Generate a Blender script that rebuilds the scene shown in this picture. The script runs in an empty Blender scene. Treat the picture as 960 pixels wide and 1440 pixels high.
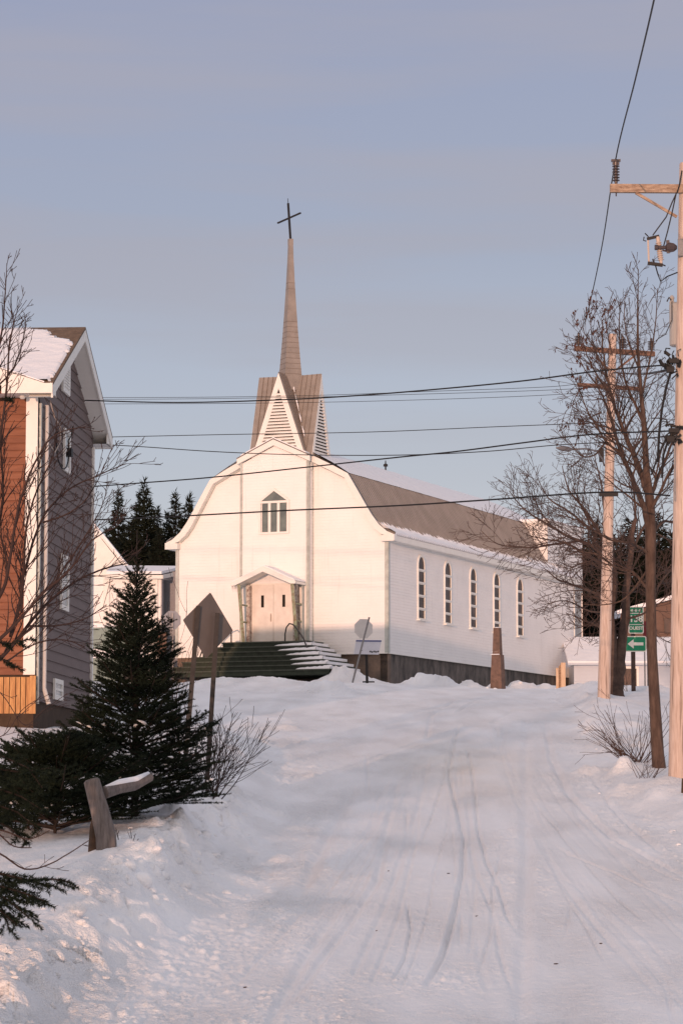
import bpy, math, random
import numpy as np
from mathutils import Vector
SC = bpy.context.scene
COL = SC.collection
R = math.radians
rnd = random.Random(7)
# ------------------------------------------------------------------ camera maths
FPX = 3957.0; HOR = 1135.0
PITCH = math.atan((HOR-720)/FPX)
def ray(px, py):
    x = (px-480)/FPX; z = (720-py)/FPX
    return (x, math.cos(PITCH)-z*math.sin(PITCH), math.sin(PITCH)+z*math.cos(PITCH))
def W(px, py, Y):
    r = ray(px, py); k = Y/r[1]
    return Vector((r[0]*k, Y, r[2]*k))
# ------------------------------------------------------------------ materials
MATS = {}
def mat(name, col, rough=.7, var=0.0, scale=3.0, col2=None, bump=0.0, bscale=None, metal=0.0, spec=.3, stretch=(1,1,1), detail=4.0, streak=None):
    m = bpy.data.materials.new(name); m.use_nodes = True
    nt = m.node_tree; N = nt.nodes; L = nt.links
    b = N['Principled BSDF']
    b.inputs['Base Color'].default_value = (*col, 1); b.inputs['Roughness'].default_value = rough
    b.inputs['Metallic'].default_value = metal; b.inputs['Specular IOR Level'].default_value = spec
    if var or col2 or bump:
        tc = N.new('ShaderNodeTexCoord'); mp = N.new('ShaderNodeMapping'); mp.inputs['Scale'].default_value = stretch
        L.new(tc.outputs['Object'], mp.inputs['Vector'])
    if var or col2:
        n = N.new('ShaderNodeTexNoise'); n.inputs['Scale'].default_value = scale; n.inputs['Detail'].default_value = detail
        n.inputs['Roughness'].default_value = .65
        L.new(mp.outputs[0], n.inputs['Vector'])
        r = N.new('ShaderNodeValToRGB'); L.new(n.outputs['Fac'], r.inputs['Fac'])
        c2 = col2 if col2 else tuple(c*(1-var) for c in col)
        r.color_ramp.elements[0].position = .35; r.color_ramp.elements[1].position = .65
        r.color_ramp.elements[0].color = (*c2, 1); r.color_ramp.elements[1].color = (*col, 1)
        L.new(r.outputs['Color'], b.inputs['Base Color'])
    if streak:
        mp2 = N.new('ShaderNodeMapping'); mp2.inputs['Scale'].default_value = streak[0]; L.new(tc.outputs['Object'], mp2.inputs['Vector'])
        n3 = N.new('ShaderNodeTexNoise'); n3.inputs['Scale'].default_value = 1.0; n3.inputs['Detail'].default_value = 6; L.new(mp2.outputs[0], n3.inputs['Vector'])
        r3 = N.new('ShaderNodeMapRange'); r3.inputs['From Min'].default_value = streak[1]; r3.inputs['From Max'].default_value = streak[1]+.06; r3.inputs['To Max'].default_value = streak[3]; L.new(n3.outputs['Fac'], r3.inputs['Value'])
        mx = N.new('ShaderNodeMix'); mx.data_type = 'RGBA'; L.new(r3.outputs[0], mx.inputs['Factor']); L.new(r.outputs['Color'], mx.inputs['A']); mx.inputs['B'].default_value = (*streak[2], 1); L.new(mx.outputs['Result'], b.inputs['Base Color'])
    if bump:
        n2 = N.new('ShaderNodeTexNoise'); n2.inputs['Scale'].default_value = bscale or scale*3; n2.inputs['Detail'].default_value = 5
        L.new(mp.outputs[0], n2.inputs['Vector'])
        bp = N.new('ShaderNodeBump'); bp.inputs['Strength'].default_value = 1.0; bp.inputs['Distance'].default_value = bump
        L.new(n2.outputs['Fac'], bp.inputs['Height']); L.new(bp.outputs[0], b.inputs['Normal'])
    MATS[name] = m
    return m
mat('white_siding', (.83,.815,.80), .55, var=.05, scale=1.2, streak=((5,5,.35), .62, (.64,.61,.58), .22))
mat('white_trim', (.78,.77,.73), .5, var=.06, scale=3)
mat('aged_trim', (.50,.53,.50), .6, var=.25, scale=4)
mat('old_door', (.77,.73,.68), .6, col2=(.66,.61,.56), scale=2)
mat('peeling', (.62,.58,.52), .8, col2=(.20,.13,.11), scale=9, detail=8)
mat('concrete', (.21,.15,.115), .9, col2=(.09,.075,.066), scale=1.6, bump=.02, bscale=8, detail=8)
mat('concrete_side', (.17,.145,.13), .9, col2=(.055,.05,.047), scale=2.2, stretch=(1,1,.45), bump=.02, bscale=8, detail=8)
mat('roof_metal', (.25,.237,.23), .65, var=.2, scale=1.5, stretch=(1,1,.5))
mat('spire_metal', (.285,.255,.23), .6, var=.22, scale=2.5)
mat('seam_dark', (.16,.13,.11), .7)
mat('louver_dark', (.018,.014,.012), .9)
mat('green_tread', (.060,.070,.056), .75, var=.3, scale=5)
mat('sign_post', (.045,.04,.038), .8, var=.3, scale=8)
mat('shade_blue_siding', (.52,.57,.64), .6, var=.05, scale=1)  # white garage siding with the bluish tone of shade put into its colour
mat('iron', (.018,.016,.016), .6)
mat('rail_iron', (.05,.045,.045), .6)
mat('glass_front', (.16,.19,.18), .15, col2=(.10,.12,.12), scale=2.0, spec=.6)
mat('glass_dark', (.025,.018,.016), .35, col2=(.09,.06,.05), scale=2.3, spec=.2, detail=6)
mat('green_step', (.030,.040,.028), .75, var=.4, scale=5, detail=8)
mat('green_post', (.30,.37,.26), .7, col2=(.20,.15,.10), scale=7, detail=8)
mat('snow_roof', (.84,.85,.88), .6, var=.04, scale=2, bump=.05, bscale=3)
mat('cedar', (.265,.11,.062), .7, col2=(.19,.075,.043), scale=1.5, stretch=(1,1,6))
mat('mauve_siding', (.165,.128,.122), .7, var=.15, scale=1.0, stretch=(1,1,5))
mat('board', (.58,.32,.13), .75, col2=(.36,.17,.07), scale=7, stretch=(3,3,.4))
mat('shingle', (.17,.12,.085), .9, var=.4, scale=9)
mat('darkwood', (.07,.045,.03), .9, var=.3, scale=5)
mat('pane_pale', (.42,.45,.46), .2, var=.3, scale=3, spec=.7)
mat('pole_wood', (.58,.48,.42), .85, col2=(.42,.32,.265), scale=5, stretch=(5,5,.45), bump=.012, bscale=9, detail=9, streak=((16,16,.55), .62, (.16,.11,.085), .8))
mat('arm_wood', (.44,.33,.24), .85, col2=(.20,.13,.09), scale=8, stretch=(1,3,3), detail=8)
mat('arm_dark', (.24,.14,.10), .85, col2=(.10,.06,.045), scale=8, detail=8)
mat('ceramic', (.05,.035,.035), .3, spec=.6)
mat('ceramic_pale', (.50,.42,.36), .35)
mat('transformer', (.38,.37,.35), .5)
mat('galv', (.22,.22,.23), .5, metal=.3, var=.3, scale=12)
mat('sign_back', (.135,.115,.105), .6, var=.28, scale=2.5, stretch=(1,1,.4), metal=.1)
mat('alu', (.58,.56,.54), .6, var=.08, scale=5)
mat('shade_grey', (.30,.30,.32), .5, var=.1, scale=5)  # shade mixed into the colour: annex side walls and left sign back
mat('weathered', (.27,.235,.22), .9, col2=(.13,.11,.10), scale=5, stretch=(6,6,.7), bump=.01, bscale=14, detail=8)
mat('stake_wood', (.19,.165,.155), .9, col2=(.10,.085,.08), scale=8, stretch=(4,4,.6), detail=8)
mat('redstone', (.18,.115,.092), .9, col2=(.10,.068,.056), scale=5, bump=.02, bscale=16, detail=9)
mat('newwood', (.66,.48,.33), .8, col2=(.50,.34,.22), scale=6, stretch=(5,5,.5))
mat('bark', (.115,.077,.06), .9, col2=(.05,.032,.025), scale=7, stretch=(2,2,.5), bump=.01, bscale=30, detail=8)
mat('bark_far', (.10,.068,.056), .9, col2=(.045,.03,.026), scale=4)
mat('twig', (.045,.027,.024), .85)
mat('twig_right', (.072,.048,.041), .85)
mat('dark_bark', (.024,.017,.015), .9)
mat('dryleaf', (.075,.035,.028), .9)
mat('needle', (.014,.022,.012), .75, col2=(.007,.012,.007), scale=6, spec=.15)
mat('needle_far', (.016,.021,.013), .8, col2=(.007,.009,.006), scale=1.2, spec=.1)
mat('wire', (.012,.012,.013), .6)
mat('sign_green', (.012,.23,.115), .45)
mat('sign_white', (.80,.76,.68), .5)
mat('sign_red', (.16,.02,.025), .6)
mat('panel_pale', (.55,.56,.62), .4, var=.08, scale=6)
mat('panel_blue', (.10,.12,.25), .4)
mat('teal', (.22,.29,.27), .6, var=.2, scale=4)
mat('dark_window', (.035,.027,.025), .2, col2=(.10,.05,.04), scale=1.5, spec=.6)
mat('tan_siding', (.17,.105,.08), .8, var=.2, scale=2, stretch=(1,1,6))
mat('lampshade', (.16,.16,.17), .4, metal=.4)
# ------------------------------------------------------------------ mesh builder
class MB:
    def __init__(s): s.v = []; s.f = []
    def add(s, vs, fs):
        o = len(s.v); s.v += [tuple(p) for p in vs]; s.f += [tuple(i+o for i in f) for f in fs]; return s
    def poly(s, *ps): return s.add(ps, [tuple(range(len(ps)))])
    def slab(s, ps, d):          # polygon ps extruded by vector d
        n = len(ps); d = Vector(d); q = [Vector(p)+d for p in ps]
        fs = [tuple(range(n))[::-1], tuple(range(n, 2*n))]+[(i, (i+1) % n, n+(i+1) % n, n+i) for i in range(n)]
        return s.add(list(ps)+q, fs)
    def box(s, c, x, y, z):      # centre and three half-axis vectors
        c = Vector(c); x = Vector(x); y = Vector(y); z = Vector(z)
        vs = [c+i*x+j*y+k*z for k in (-1, 1) for j in (-1, 1) for i in (-1, 1)]
        return s.add(vs, [(0,2,3,1),(4,5,7,6),(0,1,5,4),(2,6,7,3),(0,4,6,2),(1,3,7,5)])
    def bar(s, p, q, w, h, up=(0,0,1)):
        p = Vector(p); q = Vector(q); d = (q-p); l = d.length; d = d/l
        u = Vector(up)
        if abs(d.dot(u)) > .95: u = Vector((0,1,0))
        side = d.cross(u).normalized(); up2 = side.cross(d)
        return s.box((p+q)/2, d*(l/2), side*(w/2), up2*(h/2))
    def tube(s, pts, rad, n=6, cap=True):
        pts = [Vector(p) for p in pts]
        if not hasattr(rad, '__len__'): rad = [rad]*len(pts)
        o = len(s.v); prev = None
        for i, p in enumerate(pts):
            d = (pts[min(i+1, len(pts)-1)]-pts[max(i-1, 0)])
            if d.length < 1e-9: d = Vector((0,0,1))
            d.normalize()
            if prev is None:
                a = d.cross(Vector((0,0,1)))
                if a.length < .1: a = d.cross(Vector((1,0,0)))
            else: a = prev-d*prev.dot(d)
            a.normalize(); prev = a; b = d.cross(a)
            for k in range(n):
                t = 2*math.pi*k/n
                s.v.append(tuple(p+(a*math.cos(t)+b*math.sin(t))*rad[i]))
        for i in range(len(pts)-1):
            for k in range(n):
                a0 = o+i*n+k; a1 = o+i*n+(k+1) % n
                s.f.append((a0, a1, a1+n, a0+n))
        if cap:
            s.f.append(tuple(o+k for k in range(n))[::-1]); m = o+(len(pts)-1)*n
            s.f.append(tuple(m+k for k in range(n)))
        return s
    def lathe(s, base, axis, prof, n=12):  # prof: (distance along axis, radius)
        ax = Vector(axis).normalized(); b = Vector(base)
        return s.tube_r([b+ax*h for h, r in prof], [r for h, r in prof], ax, n)
    def tube_r(s, pts, rad, ax, n):
        a = ax.cross(Vector((0,0,1)))
        if a.length < .1: a = ax.cross(Vector((1,0,0)))
        a.normalize(); b = ax.cross(a); o = len(s.v)
        for p, r in zip(pts, rad):
            for k in range(n):
                t = 2*math.pi*k/n; s.v.append(tuple(p+(a*math.cos(t)+b*math.sin(t))*r))
        for i in range(len(pts)-1):
            for k in range(n):
                a0 = o+i*n+k; a1 = o+i*n+(k+1) % n; s.f.append((a0, a1, a1+n, a0+n))
        s.f.append(tuple(o+k for k in range(n))[::-1]); m = o+(len(pts)-1)*n; s.f.append(tuple(m+k for k in range(n)))
        return s
    def build(s, name, m, parent=None, loc=None, smooth=False, label=None, fix=True):
        off = Vector((0,0,0))
        if parent is not None: off = wloc(parent)
        elif loc is not None: off = Vector(loc)
        me = bpy.data.meshes.new(name)
        me.from_pydata([(v[0]-off[0], v[1]-off[1], v[2]-off[2]) for v in s.v], [], s.f)
        me.materials.append(MATS[m]); me.update()
        if fix:
            import bmesh
            bm = bmesh.new(); bm.from_mesh(me); bmesh.ops.recalc_face_normals(bm, faces=bm.faces); bm.to_mesh(me); bm.free()
        if smooth: me.polygons.foreach_set('use_smooth', [True]*len(me.polygons))
        o = bpy.data.objects.new(name, me); COL.objects.link(o)
        if parent is not None: o.parent = parent
        elif loc is not None: o.location = off
        if label: o['label'] = label
        return o
def wloc(o):
    v = Vector(o.location)
    while o.parent: o = o.parent; v = v+Vector(o.location)
    return v
def thing(name, label, cat, loc, group=None):
    o = bpy.data.objects.new(name, None); COL.objects.link(o); o.location = loc
    o.empty_display_size = .2
    return tag(o, label, cat, group)
def tag(o, label, cat, group=None, kind=None):
    if label: o['label'] = label
    if cat: o['category'] = cat
    if group: o['group'] = group
    if kind: o['kind'] = kind
    return o
def np_mesh(name, V, F, m, parent=None, smooth=False, loc=(0,0,0)):
    V = np.asarray(V, dtype=np.float32); F = np.asarray(F, dtype=np.int32); k = F.shape[1]
    off = np.array(wloc(parent) if parent is not None else loc, dtype=np.float32)
    me = bpy.data.meshes.new(name)
    me.vertices.add(len(V)); me.vertices.foreach_set('co', (V-off).ravel())
    me.loops.add(F.size); me.loops.foreach_set('vertex_index', F.ravel())
    me.polygons.add(len(F)); me.polygons.foreach_set('loop_start', np.arange(0, F.size, k, dtype=np.int32))
    me.polygons.foreach_set('loop_total', np.full(len(F), k, dtype=np.int32))
    me.update(calc_edges=True)
    if smooth: me.polygons.foreach_set('use_smooth', np.ones(len(F), dtype=bool))
    me.materials.append(MATS[m])
    o = bpy.data.objects.new(name, me); COL.objects.link(o)
    if parent is not None: o.parent = parent
    else: o.location = loc
    return o
# ------------------------------------------------------------------ noise in numpy
_rs = np.random.RandomState(11); _T = _rs.rand(256, 256)
def vnoise(x, y):
    xi = np.floor(x).astype(int); yi = np.floor(y).astype(int); fx = x-xi; fy = y-yi
    fx = fx*fx*(3-2*fx); fy = fy*fy*(3-2*fy)
    a = _T[xi & 255, yi & 255]; b = _T[(xi+1) & 255, yi & 255]; c = _T[xi & 255, (yi+1) & 255]; d = _T[(xi+1) & 255, (yi+1) & 255]
    return (a*(1-fx)+b*fx)*(1-fy)+(c*(1-fx)+d*fx)*fy-.5
def fbm(x, y, o=4):
    s = 0; a = 1.0
    for i in range(o): s = s+a*vnoise(x*2**i+17*i, y*2**i+5*i); a *= .5
    return s
def cells(x, y, seed=0):
    # distance to the nearest scattered point and a random value of that point
    xi = np.floor(x).astype(int); yi = np.floor(y).astype(int); best = np.full(x.shape, 9.0); val = np.zeros(x.shape)
    for i in (-1, 0, 1):
        for j in (-1, 0, 1):
            cx = xi+i; cy = yi+j; r1 = _T[(cx*7+seed) & 255, (cy*13+seed*3) & 255]; r2 = _T[(cx*11+seed*5+91) & 255, (cy*5+33) & 255]
            dd = (cx+r1-x)**2+(cy+r2-y)**2; m = dd < best; best = np.where(m, dd, best); val = np.where(m, _T[(cx*3+seed+50) & 255, (cy*9+120) & 255], val)
    return np.sqrt(best), val
def domes(x, y, seed, keep):
    d, v = cells(x, y, seed); r = .25+.35*v
    return np.where(v > 1-keep, np.clip(1-(d/r)**2, 0, 1)**1.5*r, 0)
def herm(xs, ys, x):
    xs = np.array(xs, float); ys = np.array(ys, float)
    h = np.diff(xs); d = np.diff(ys)/h; m = np.zeros(len(xs)); m[1:-1] = np.where(d[:-1]*d[1:] > 0, 2*d[:-1]*d[1:]/(d[:-1]+d[1:]+1e-12), 0)
    m[0] = d[0]; m[-1] = d[-1]
    x = np.clip(x, xs[0], xs[-1]); i = np.clip(np.searchsorted(xs, x)-1, 0, len(xs)-2)
    t = (x-xs[i])/h[i]; return ((2*t**3-3*t**2+1)*ys[i]+(t**3-2*t**2+t)*h[i]*m[i]+(-2*t**3+3*t**2)*ys[i+1]+(t**3-t**2)*h[i]*m[i+1])
def sstep(a, b, x):
    t = np.clip((x-a)/(b-a), 0, 1); return t*t*(3-2*t)
# ------------------------------------------------------------------ the snow ground
def road_z(Y): return herm([-400,-60,0,14,21,37,60,80,95,106,125,160,400], [-2.2,-2.1,-1.9,-1.8,-1.6,-.45,1.45,3.0,4.05,4.6,4.8,4.9,5.2], Y)
def base_ground(x, Y):
    z = road_z(Y)
    xl = np.interp(Y, [0,18,22,27,30,35,42,50,60,75,90], [-3.9,-3.15,-2.67,-2.25,-2.08,-1.92,-1.75,-1.9,-2.6,-5.0,-9])
    fade = 1-sstep(48, 74, Y)
    yard = np.interp(Y, [0,18,22,26,30,40,52,60,75], [.12,.16,.23,.38,.50,.58,.68,.5,.1])
    z = z+yard*(1-sstep(xl-.6, xl+1.15, x))*fade
    crest = np.interp(Y, [10,18,24,30,38,50,60], [.08,.13,.14,.12,.07,.04,0])
    z = z+crest*np.exp(-((x-xl+.05)/.42)**2)
    dip = np.exp(-((x-xl+1.3)/.6)**2)*np.interp(Y, [10,20,26,30,34], [.1,.12,.08,.03,0]); z = z-dip
    xr = np.interp(Y, [0,30,38,46,58,74,95,110], [7,5.6,4.75,4.35,5.0,6.2,7.9,9.5])
    rise = np.interp(Y, [0,30,40,46,60,80,95,112,130], [.45,.4,.24,.20,.26,.30,.28,.1,0])
    z = z+rise*sstep(xr-.2, xr+.9, x)
    z = z+np.interp(Y, [30,40,60,90,100], [0,.05,.10,.16,0])*np.exp(-((x-xr-.3)/.45)**2)
    return z
LUMPS = []   # (x, Y, radius, height)
def lump(px, Y, r, h):
    LUMPS.append(((px-480)/FPX*Y, Y, r, h))
lump(465, 88, .55, .42); lump(440, 89, .4, .25); lump(480, 86, .5, .22); lump(600, 104, .7, .30); lump(585, 103.5, .5, .18); lump(625, 104, .7, .3)
lump(660, 106, .6, .30); lump(700, 107, .5, .32); lump(725, 108, .5, .34); lump(745, 108, .35, .3); lump(765, 108.5, .45, .34); lump(783, 109, .3, .22); lump(815, 105, .8, .25)
lump(455, 106, .8, .12); lump(474, 107, .8, .40); lump(520, 107.5, 1.0, .24); lump(495, 107.5, 1.0, .26)
lump(860, 86, .9, .12); lump(895, 86, 1.0, .10); lump(930, 85, .8, .14); lump(835, 90, .7, .12)
lump(400, 100, 1.5, .10); lump(340, 100, 1.5, .12); lump(370, 101, 1.0, .08); lump(310, 98, 1.5, .14)
for i in range(95):       # ploughed clods along the left bank
    Y = rnd.uniform(17, 40); xl = float(np.interp(Y, [0,18,22,27,30,35,42], [-3.9,-3.15,-2.67,-2.25,-2.08,-1.92,-1.75]))
    LUMPS.append((xl+rnd.gauss(.12, .28), Y, rnd.uniform(.08, .24), rnd.uniform(.02, .08)))
for i in range(60):
    Y = rnd.uniform(30, 70); xl = float(np.interp(Y, [30,40,50,60,70], [-1.9,-1.6,-1.6,-1.9,-2.6]))
    LUMPS.append((xl+rnd.uniform(-.6, 1.2), Y, rnd.uniform(.1, .3), rnd.uniform(.02, .08)))
for i in range(50):
    Y = rnd.uniform(36, 84); xr = float(np.interp(Y, [30,38,46,58,74,95], [5.6,4.75,4.35,5.0,6.2,7.9]))
    LUMPS.append((xr+rnd.uniform(-.2, 1.0), Y, rnd.uniform(.12, .4), rnd.uniform(.03, .12)))
def ray_ground(px, py):
    r = ray(px, py); lo, hi = 12., 112.; prev = None
    for Y in np.arange(14, 112, .25):
        k = Y/r[1]
        if float(base_ground(np.array(r[0]*k), np.array(Y))) > r[2]*k: return (r[0]*k, Y)
    return (r[0]/r[1]*104, 104.)
TRK = [([(645,1020),(636,1050),(630,1090),(643,1140),(652,1180),(650,1230),(638,1290),(622,1345),(600,1385)], .035, .030),
 ([(628,1060),(622,1100),(606,1150),(590,1190)], .02, .014), ([(655,1050),(664,1090),(672,1170),(683,1215),(700,1250),(712,1290),(725,1310)], .028, .018),
 ([(705,1200),(692,1250),(690,1310),(672,1370)], .022, .014), ([(515,1060),(517,1115)], .03, .015), ([(570,1255),(577,1310),(568,1350),(550,1385)], .022, .015),
 ([(560,1090),(545,1160),(530,1240),(490,1300),(440,1370),(400,1420)], .06, .02), ([(570,1120),(572,1180),(550,1240)], .03, .012), ([(480,1270),(430,1350),(380,1440)], .08, .02),
 ([(740,1010),(738,1120),(740,1200),(735,1330),(730,1440)], .09, .018), ([(765,1015),(775,1070),(800,1120),(860,1180),(960,1235)], .06, .025),
 ([(765,1180),(800,1205),(860,1232),(960,1275)], .035, .018), ([(740,1215),(800,1245),(870,1290)], .03, .010), ([(802,1250),(800,1290),(793,1315)], .025, .012),
 ([(445,1425),(560,1400),(700,1386),(740,1382)], .05, .012), ([(760,1420),(850,1408),(960,1398)], .05, .006), ([(930,1360),(945,1440)], .03, .012),
 ([(600,1040),(605,1010),(640,985)], .05, .02), ([(690,1020),(720,1000),(800,990)], .06, .02), ([(700,1060),(712,1020)], .05, .015),
 ([(500,1100),(450,1200),(420,1260)], .10, .02), ([(845,1180),(900,1215),(960,1245)], .03,.012), ([(640,1005),(668,985),(700,978)], .05,.02), ([(590,1100),(585,1180),(560,1290),(520,1390)], .03,.010), ([(655,1120),(668,1240),(660,1350)], .03,.010), ([(830,1090),(870,1150),(930,1200)], .05,.02)]
_tr = random.Random(77)
for _i in range(26):     # faint older wheel marks converging up the hill
    _x = _tr.uniform(180, 1150); _t = 640+(_x-640)*.16+_tr.uniform(-25, 25); _y0 = _tr.uniform(1010, 1120); _y1 = _tr.uniform(1280, 1440)
    TRK.append(([(_t+(_x-_t)*((_y-1000)/440.)**1.5+_tr.uniform(-5, 5), _y) for _y in np.linspace(_y0, _y1, 7)], _tr.uniform(.015, .05), _tr.uniform(.006, .013)))
_TG = [([ray_ground(*p) for p in pl], w, d) for pl, w, d in TRK]
def track_depth(x, Y):
    out = np.zeros_like(x); side = np.zeros_like(x)
    for g, w, d in _TG:
        gx = np.array([p[0] for p in g]); gy = np.array([p[1] for p in g])
        if abs(gx[-1]-gx[0]) > 1.2*abs(gy[-1]-gy[0]):     # crossing track
            o = np.argsort(gx); c = np.interp(x, gx[o], gy[o]); dd = (Y-c); rng = sstep(gx.min()-.2, gx.min()+.1, x)*(1-sstep(gx.max()-.1, gx.max()+.2, x)); ww = w*3.2
        else:
            o = np.argsort(gy); c = np.interp(Y, gy[o], gx[o]); dd = (x-c); rng = sstep(gy.min()-.8, gy.min()+1.5, Y)*(1-sstep(gy.max()-3, gy.max()+1, Y)); ww = w*.45*(1+Y/60)
        e = np.exp(-(dd/ww)**2); out = np.maximum(out, d*e*rng)
        side = np.maximum(side, .35*d*np.exp(-((np.abs(dd)-2*ww)/ww)**2)*rng)
    return out, side
def ground(x, Y, fine=True):
    x = np.asarray(x, float); Y = np.asarray(Y, float)
    z = base_ground(x, Y)
    near = sstep(150, 110, Y)*sstep(-5, 8, Y)
    z = z-(.22*sstep(0, 7, x)+.22*sstep(7, 12, x))*sstep(72, 94, Y)*(1-sstep(150, 200, Y))
    xl = np.interp(Y, [0,18,22,27,30,35,42,50,60,75,90], [-3.9,-3.15,-2.67,-2.25,-2.08,-1.92,-1.75,-1.9,-2.6,-5.0,-9])
    xr = np.interp(Y, [0,30,38,46,58,74,95,110], [7,5.6,4.75,4.35,5.0,6.2,7.9,9.5])
    onroad = sstep(xl+.5, xl+1.6, x)*(1-sstep(xr-.8, xr, x))
    z = z+near*(.16*fbm(x*.35, Y*.12, 3)*(1-onroad)+.05*fbm(x*.7+9, Y*.09, 2)*onroad)
    if fine:
        bank = (1-onroad)
        z = z+near*bank*.05*fbm(x*2.2, Y*1.0, 4)
        z = z+near*onroad*.022*fbm(x*1.7, Y*.35, 4)
        t, s = track_depth(x, Y); z = z-t*1.6+s*1.3
        gr = np.exp(-((x-xl-.9)/.8)**2)+np.exp(-((x-xr+.6)/.9)**2)
        z = z+near*(.012+.028*np.clip(gr, 0, 1))*np.abs(fbm(x*6.5, Y*3.2, 3))
        z = z+near*.012*np.clip(fbm(x*11, Y*4, 2), 0, 1)*sstep(-.1,.3,vnoise(x*1.1+3,Y*.35))
        bz = np.exp(-((x-xl-.22)/.42)**2)*sstep(46, 38, Y)*sstep(12, 15, Y)
        m = bz > .03
        z[m] += (bz[m]*(.50*domes(x[m]/.45, Y[m]/.7, 3, .45)*.45+.6*domes(x[m]/.24, Y[m]/.36, 9, .5)*.24+.5*domes(x[m]/.13, Y[m]/.2, 5, .35)*.13+.05*np.abs(fbm(x[m]*3, Y[m]*2.2, 3))))
        m2 = (near > 0) & ~((x > xr+3) | (x < xl-1.5)) & (Y < 105)
        pt = np.clip(fbm(x[m2]*.9+5, Y[m2]*.25+2, 3)*2.2+.15+gr[m2]*.6, 0, 1)
        sm = 1-np.clip(t[m2]/.008, 0, 1)
        z[m2] += pt*sm*(.6*domes(x[m2]/.06, Y[m2]/.09, 21, .3)*.06+.5*domes(x[m2]/.13, Y[m2]/.2, 33, .12)*.13*gr[m2]+.022*np.abs(fbm(x[m2]*14, Y[m2]*7, 3)))
        for lx, lY, r, h in LUMPS:
            m = (np.abs(x-lx) < r*1.6) & (np.abs(Y-lY) < r*1.6*2.0)
            if m.any():
                d2 = ((x[m]-lx)/r)**2+((Y[m]-lY)/(r*1.5))**2
                a = np.exp(-d2*1.2); n = 1+.7*vnoise(x[m]*5/max(r,.2)*.35, Y[m]*3/max(r,.2)*.35)+.3*vnoise(x[m]*9, Y[m]*5)
                z[m] += h*a*n
    return z
def G(x, Y):
    return float(ground(np.array([float(x)]), np.array([float(Y)]))[0])
def make_ground():
    Ys = np.concatenate([np.linspace(-400, -20, 14), np.linspace(-10, 13, 12)])
    # rows about evenly spread in the picture
    rows = [14.0]
    while rows[-1] < 112: rows.append(rows[-1]+(.045 if rows[-1] < 32 else .045+(rows[-1]-32)*.0045))
    Ys = np.concatenate([Ys, rows, np.linspace(113.5, 150, 18), np.array([160,180,210,260,330,420,600,1000,1800,3000])])
    s = np.linspace(-.15, .15, 520)
    so = np.array([.155,.17,.2,.25,.32,.42,.6,.9,1.4,2.2,4,8,16,30])
    s = np.concatenate([-so[::-1], s, so])
    wY = np.maximum(Ys, 14.0)
    X = s[None, :]*wY[:, None]; YY = np.repeat(Ys[:, None], len(s), 1)
    Z = ground(X, YY)
    V = np.stack([X, YY, Z], -1).reshape(-1, 3); n = len(s); m = len(Ys)
    i = (np.arange(m-1)[:, None]*n+np.arange(n-1)[None, :]).ravel()
    F = np.stack([i, i+1, i+1+n, i+n], -1)
    o = np_mesh('snow_ground', V, F, 'snow', smooth=True)
    o['kind'] = 'structure'
    return o
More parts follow.
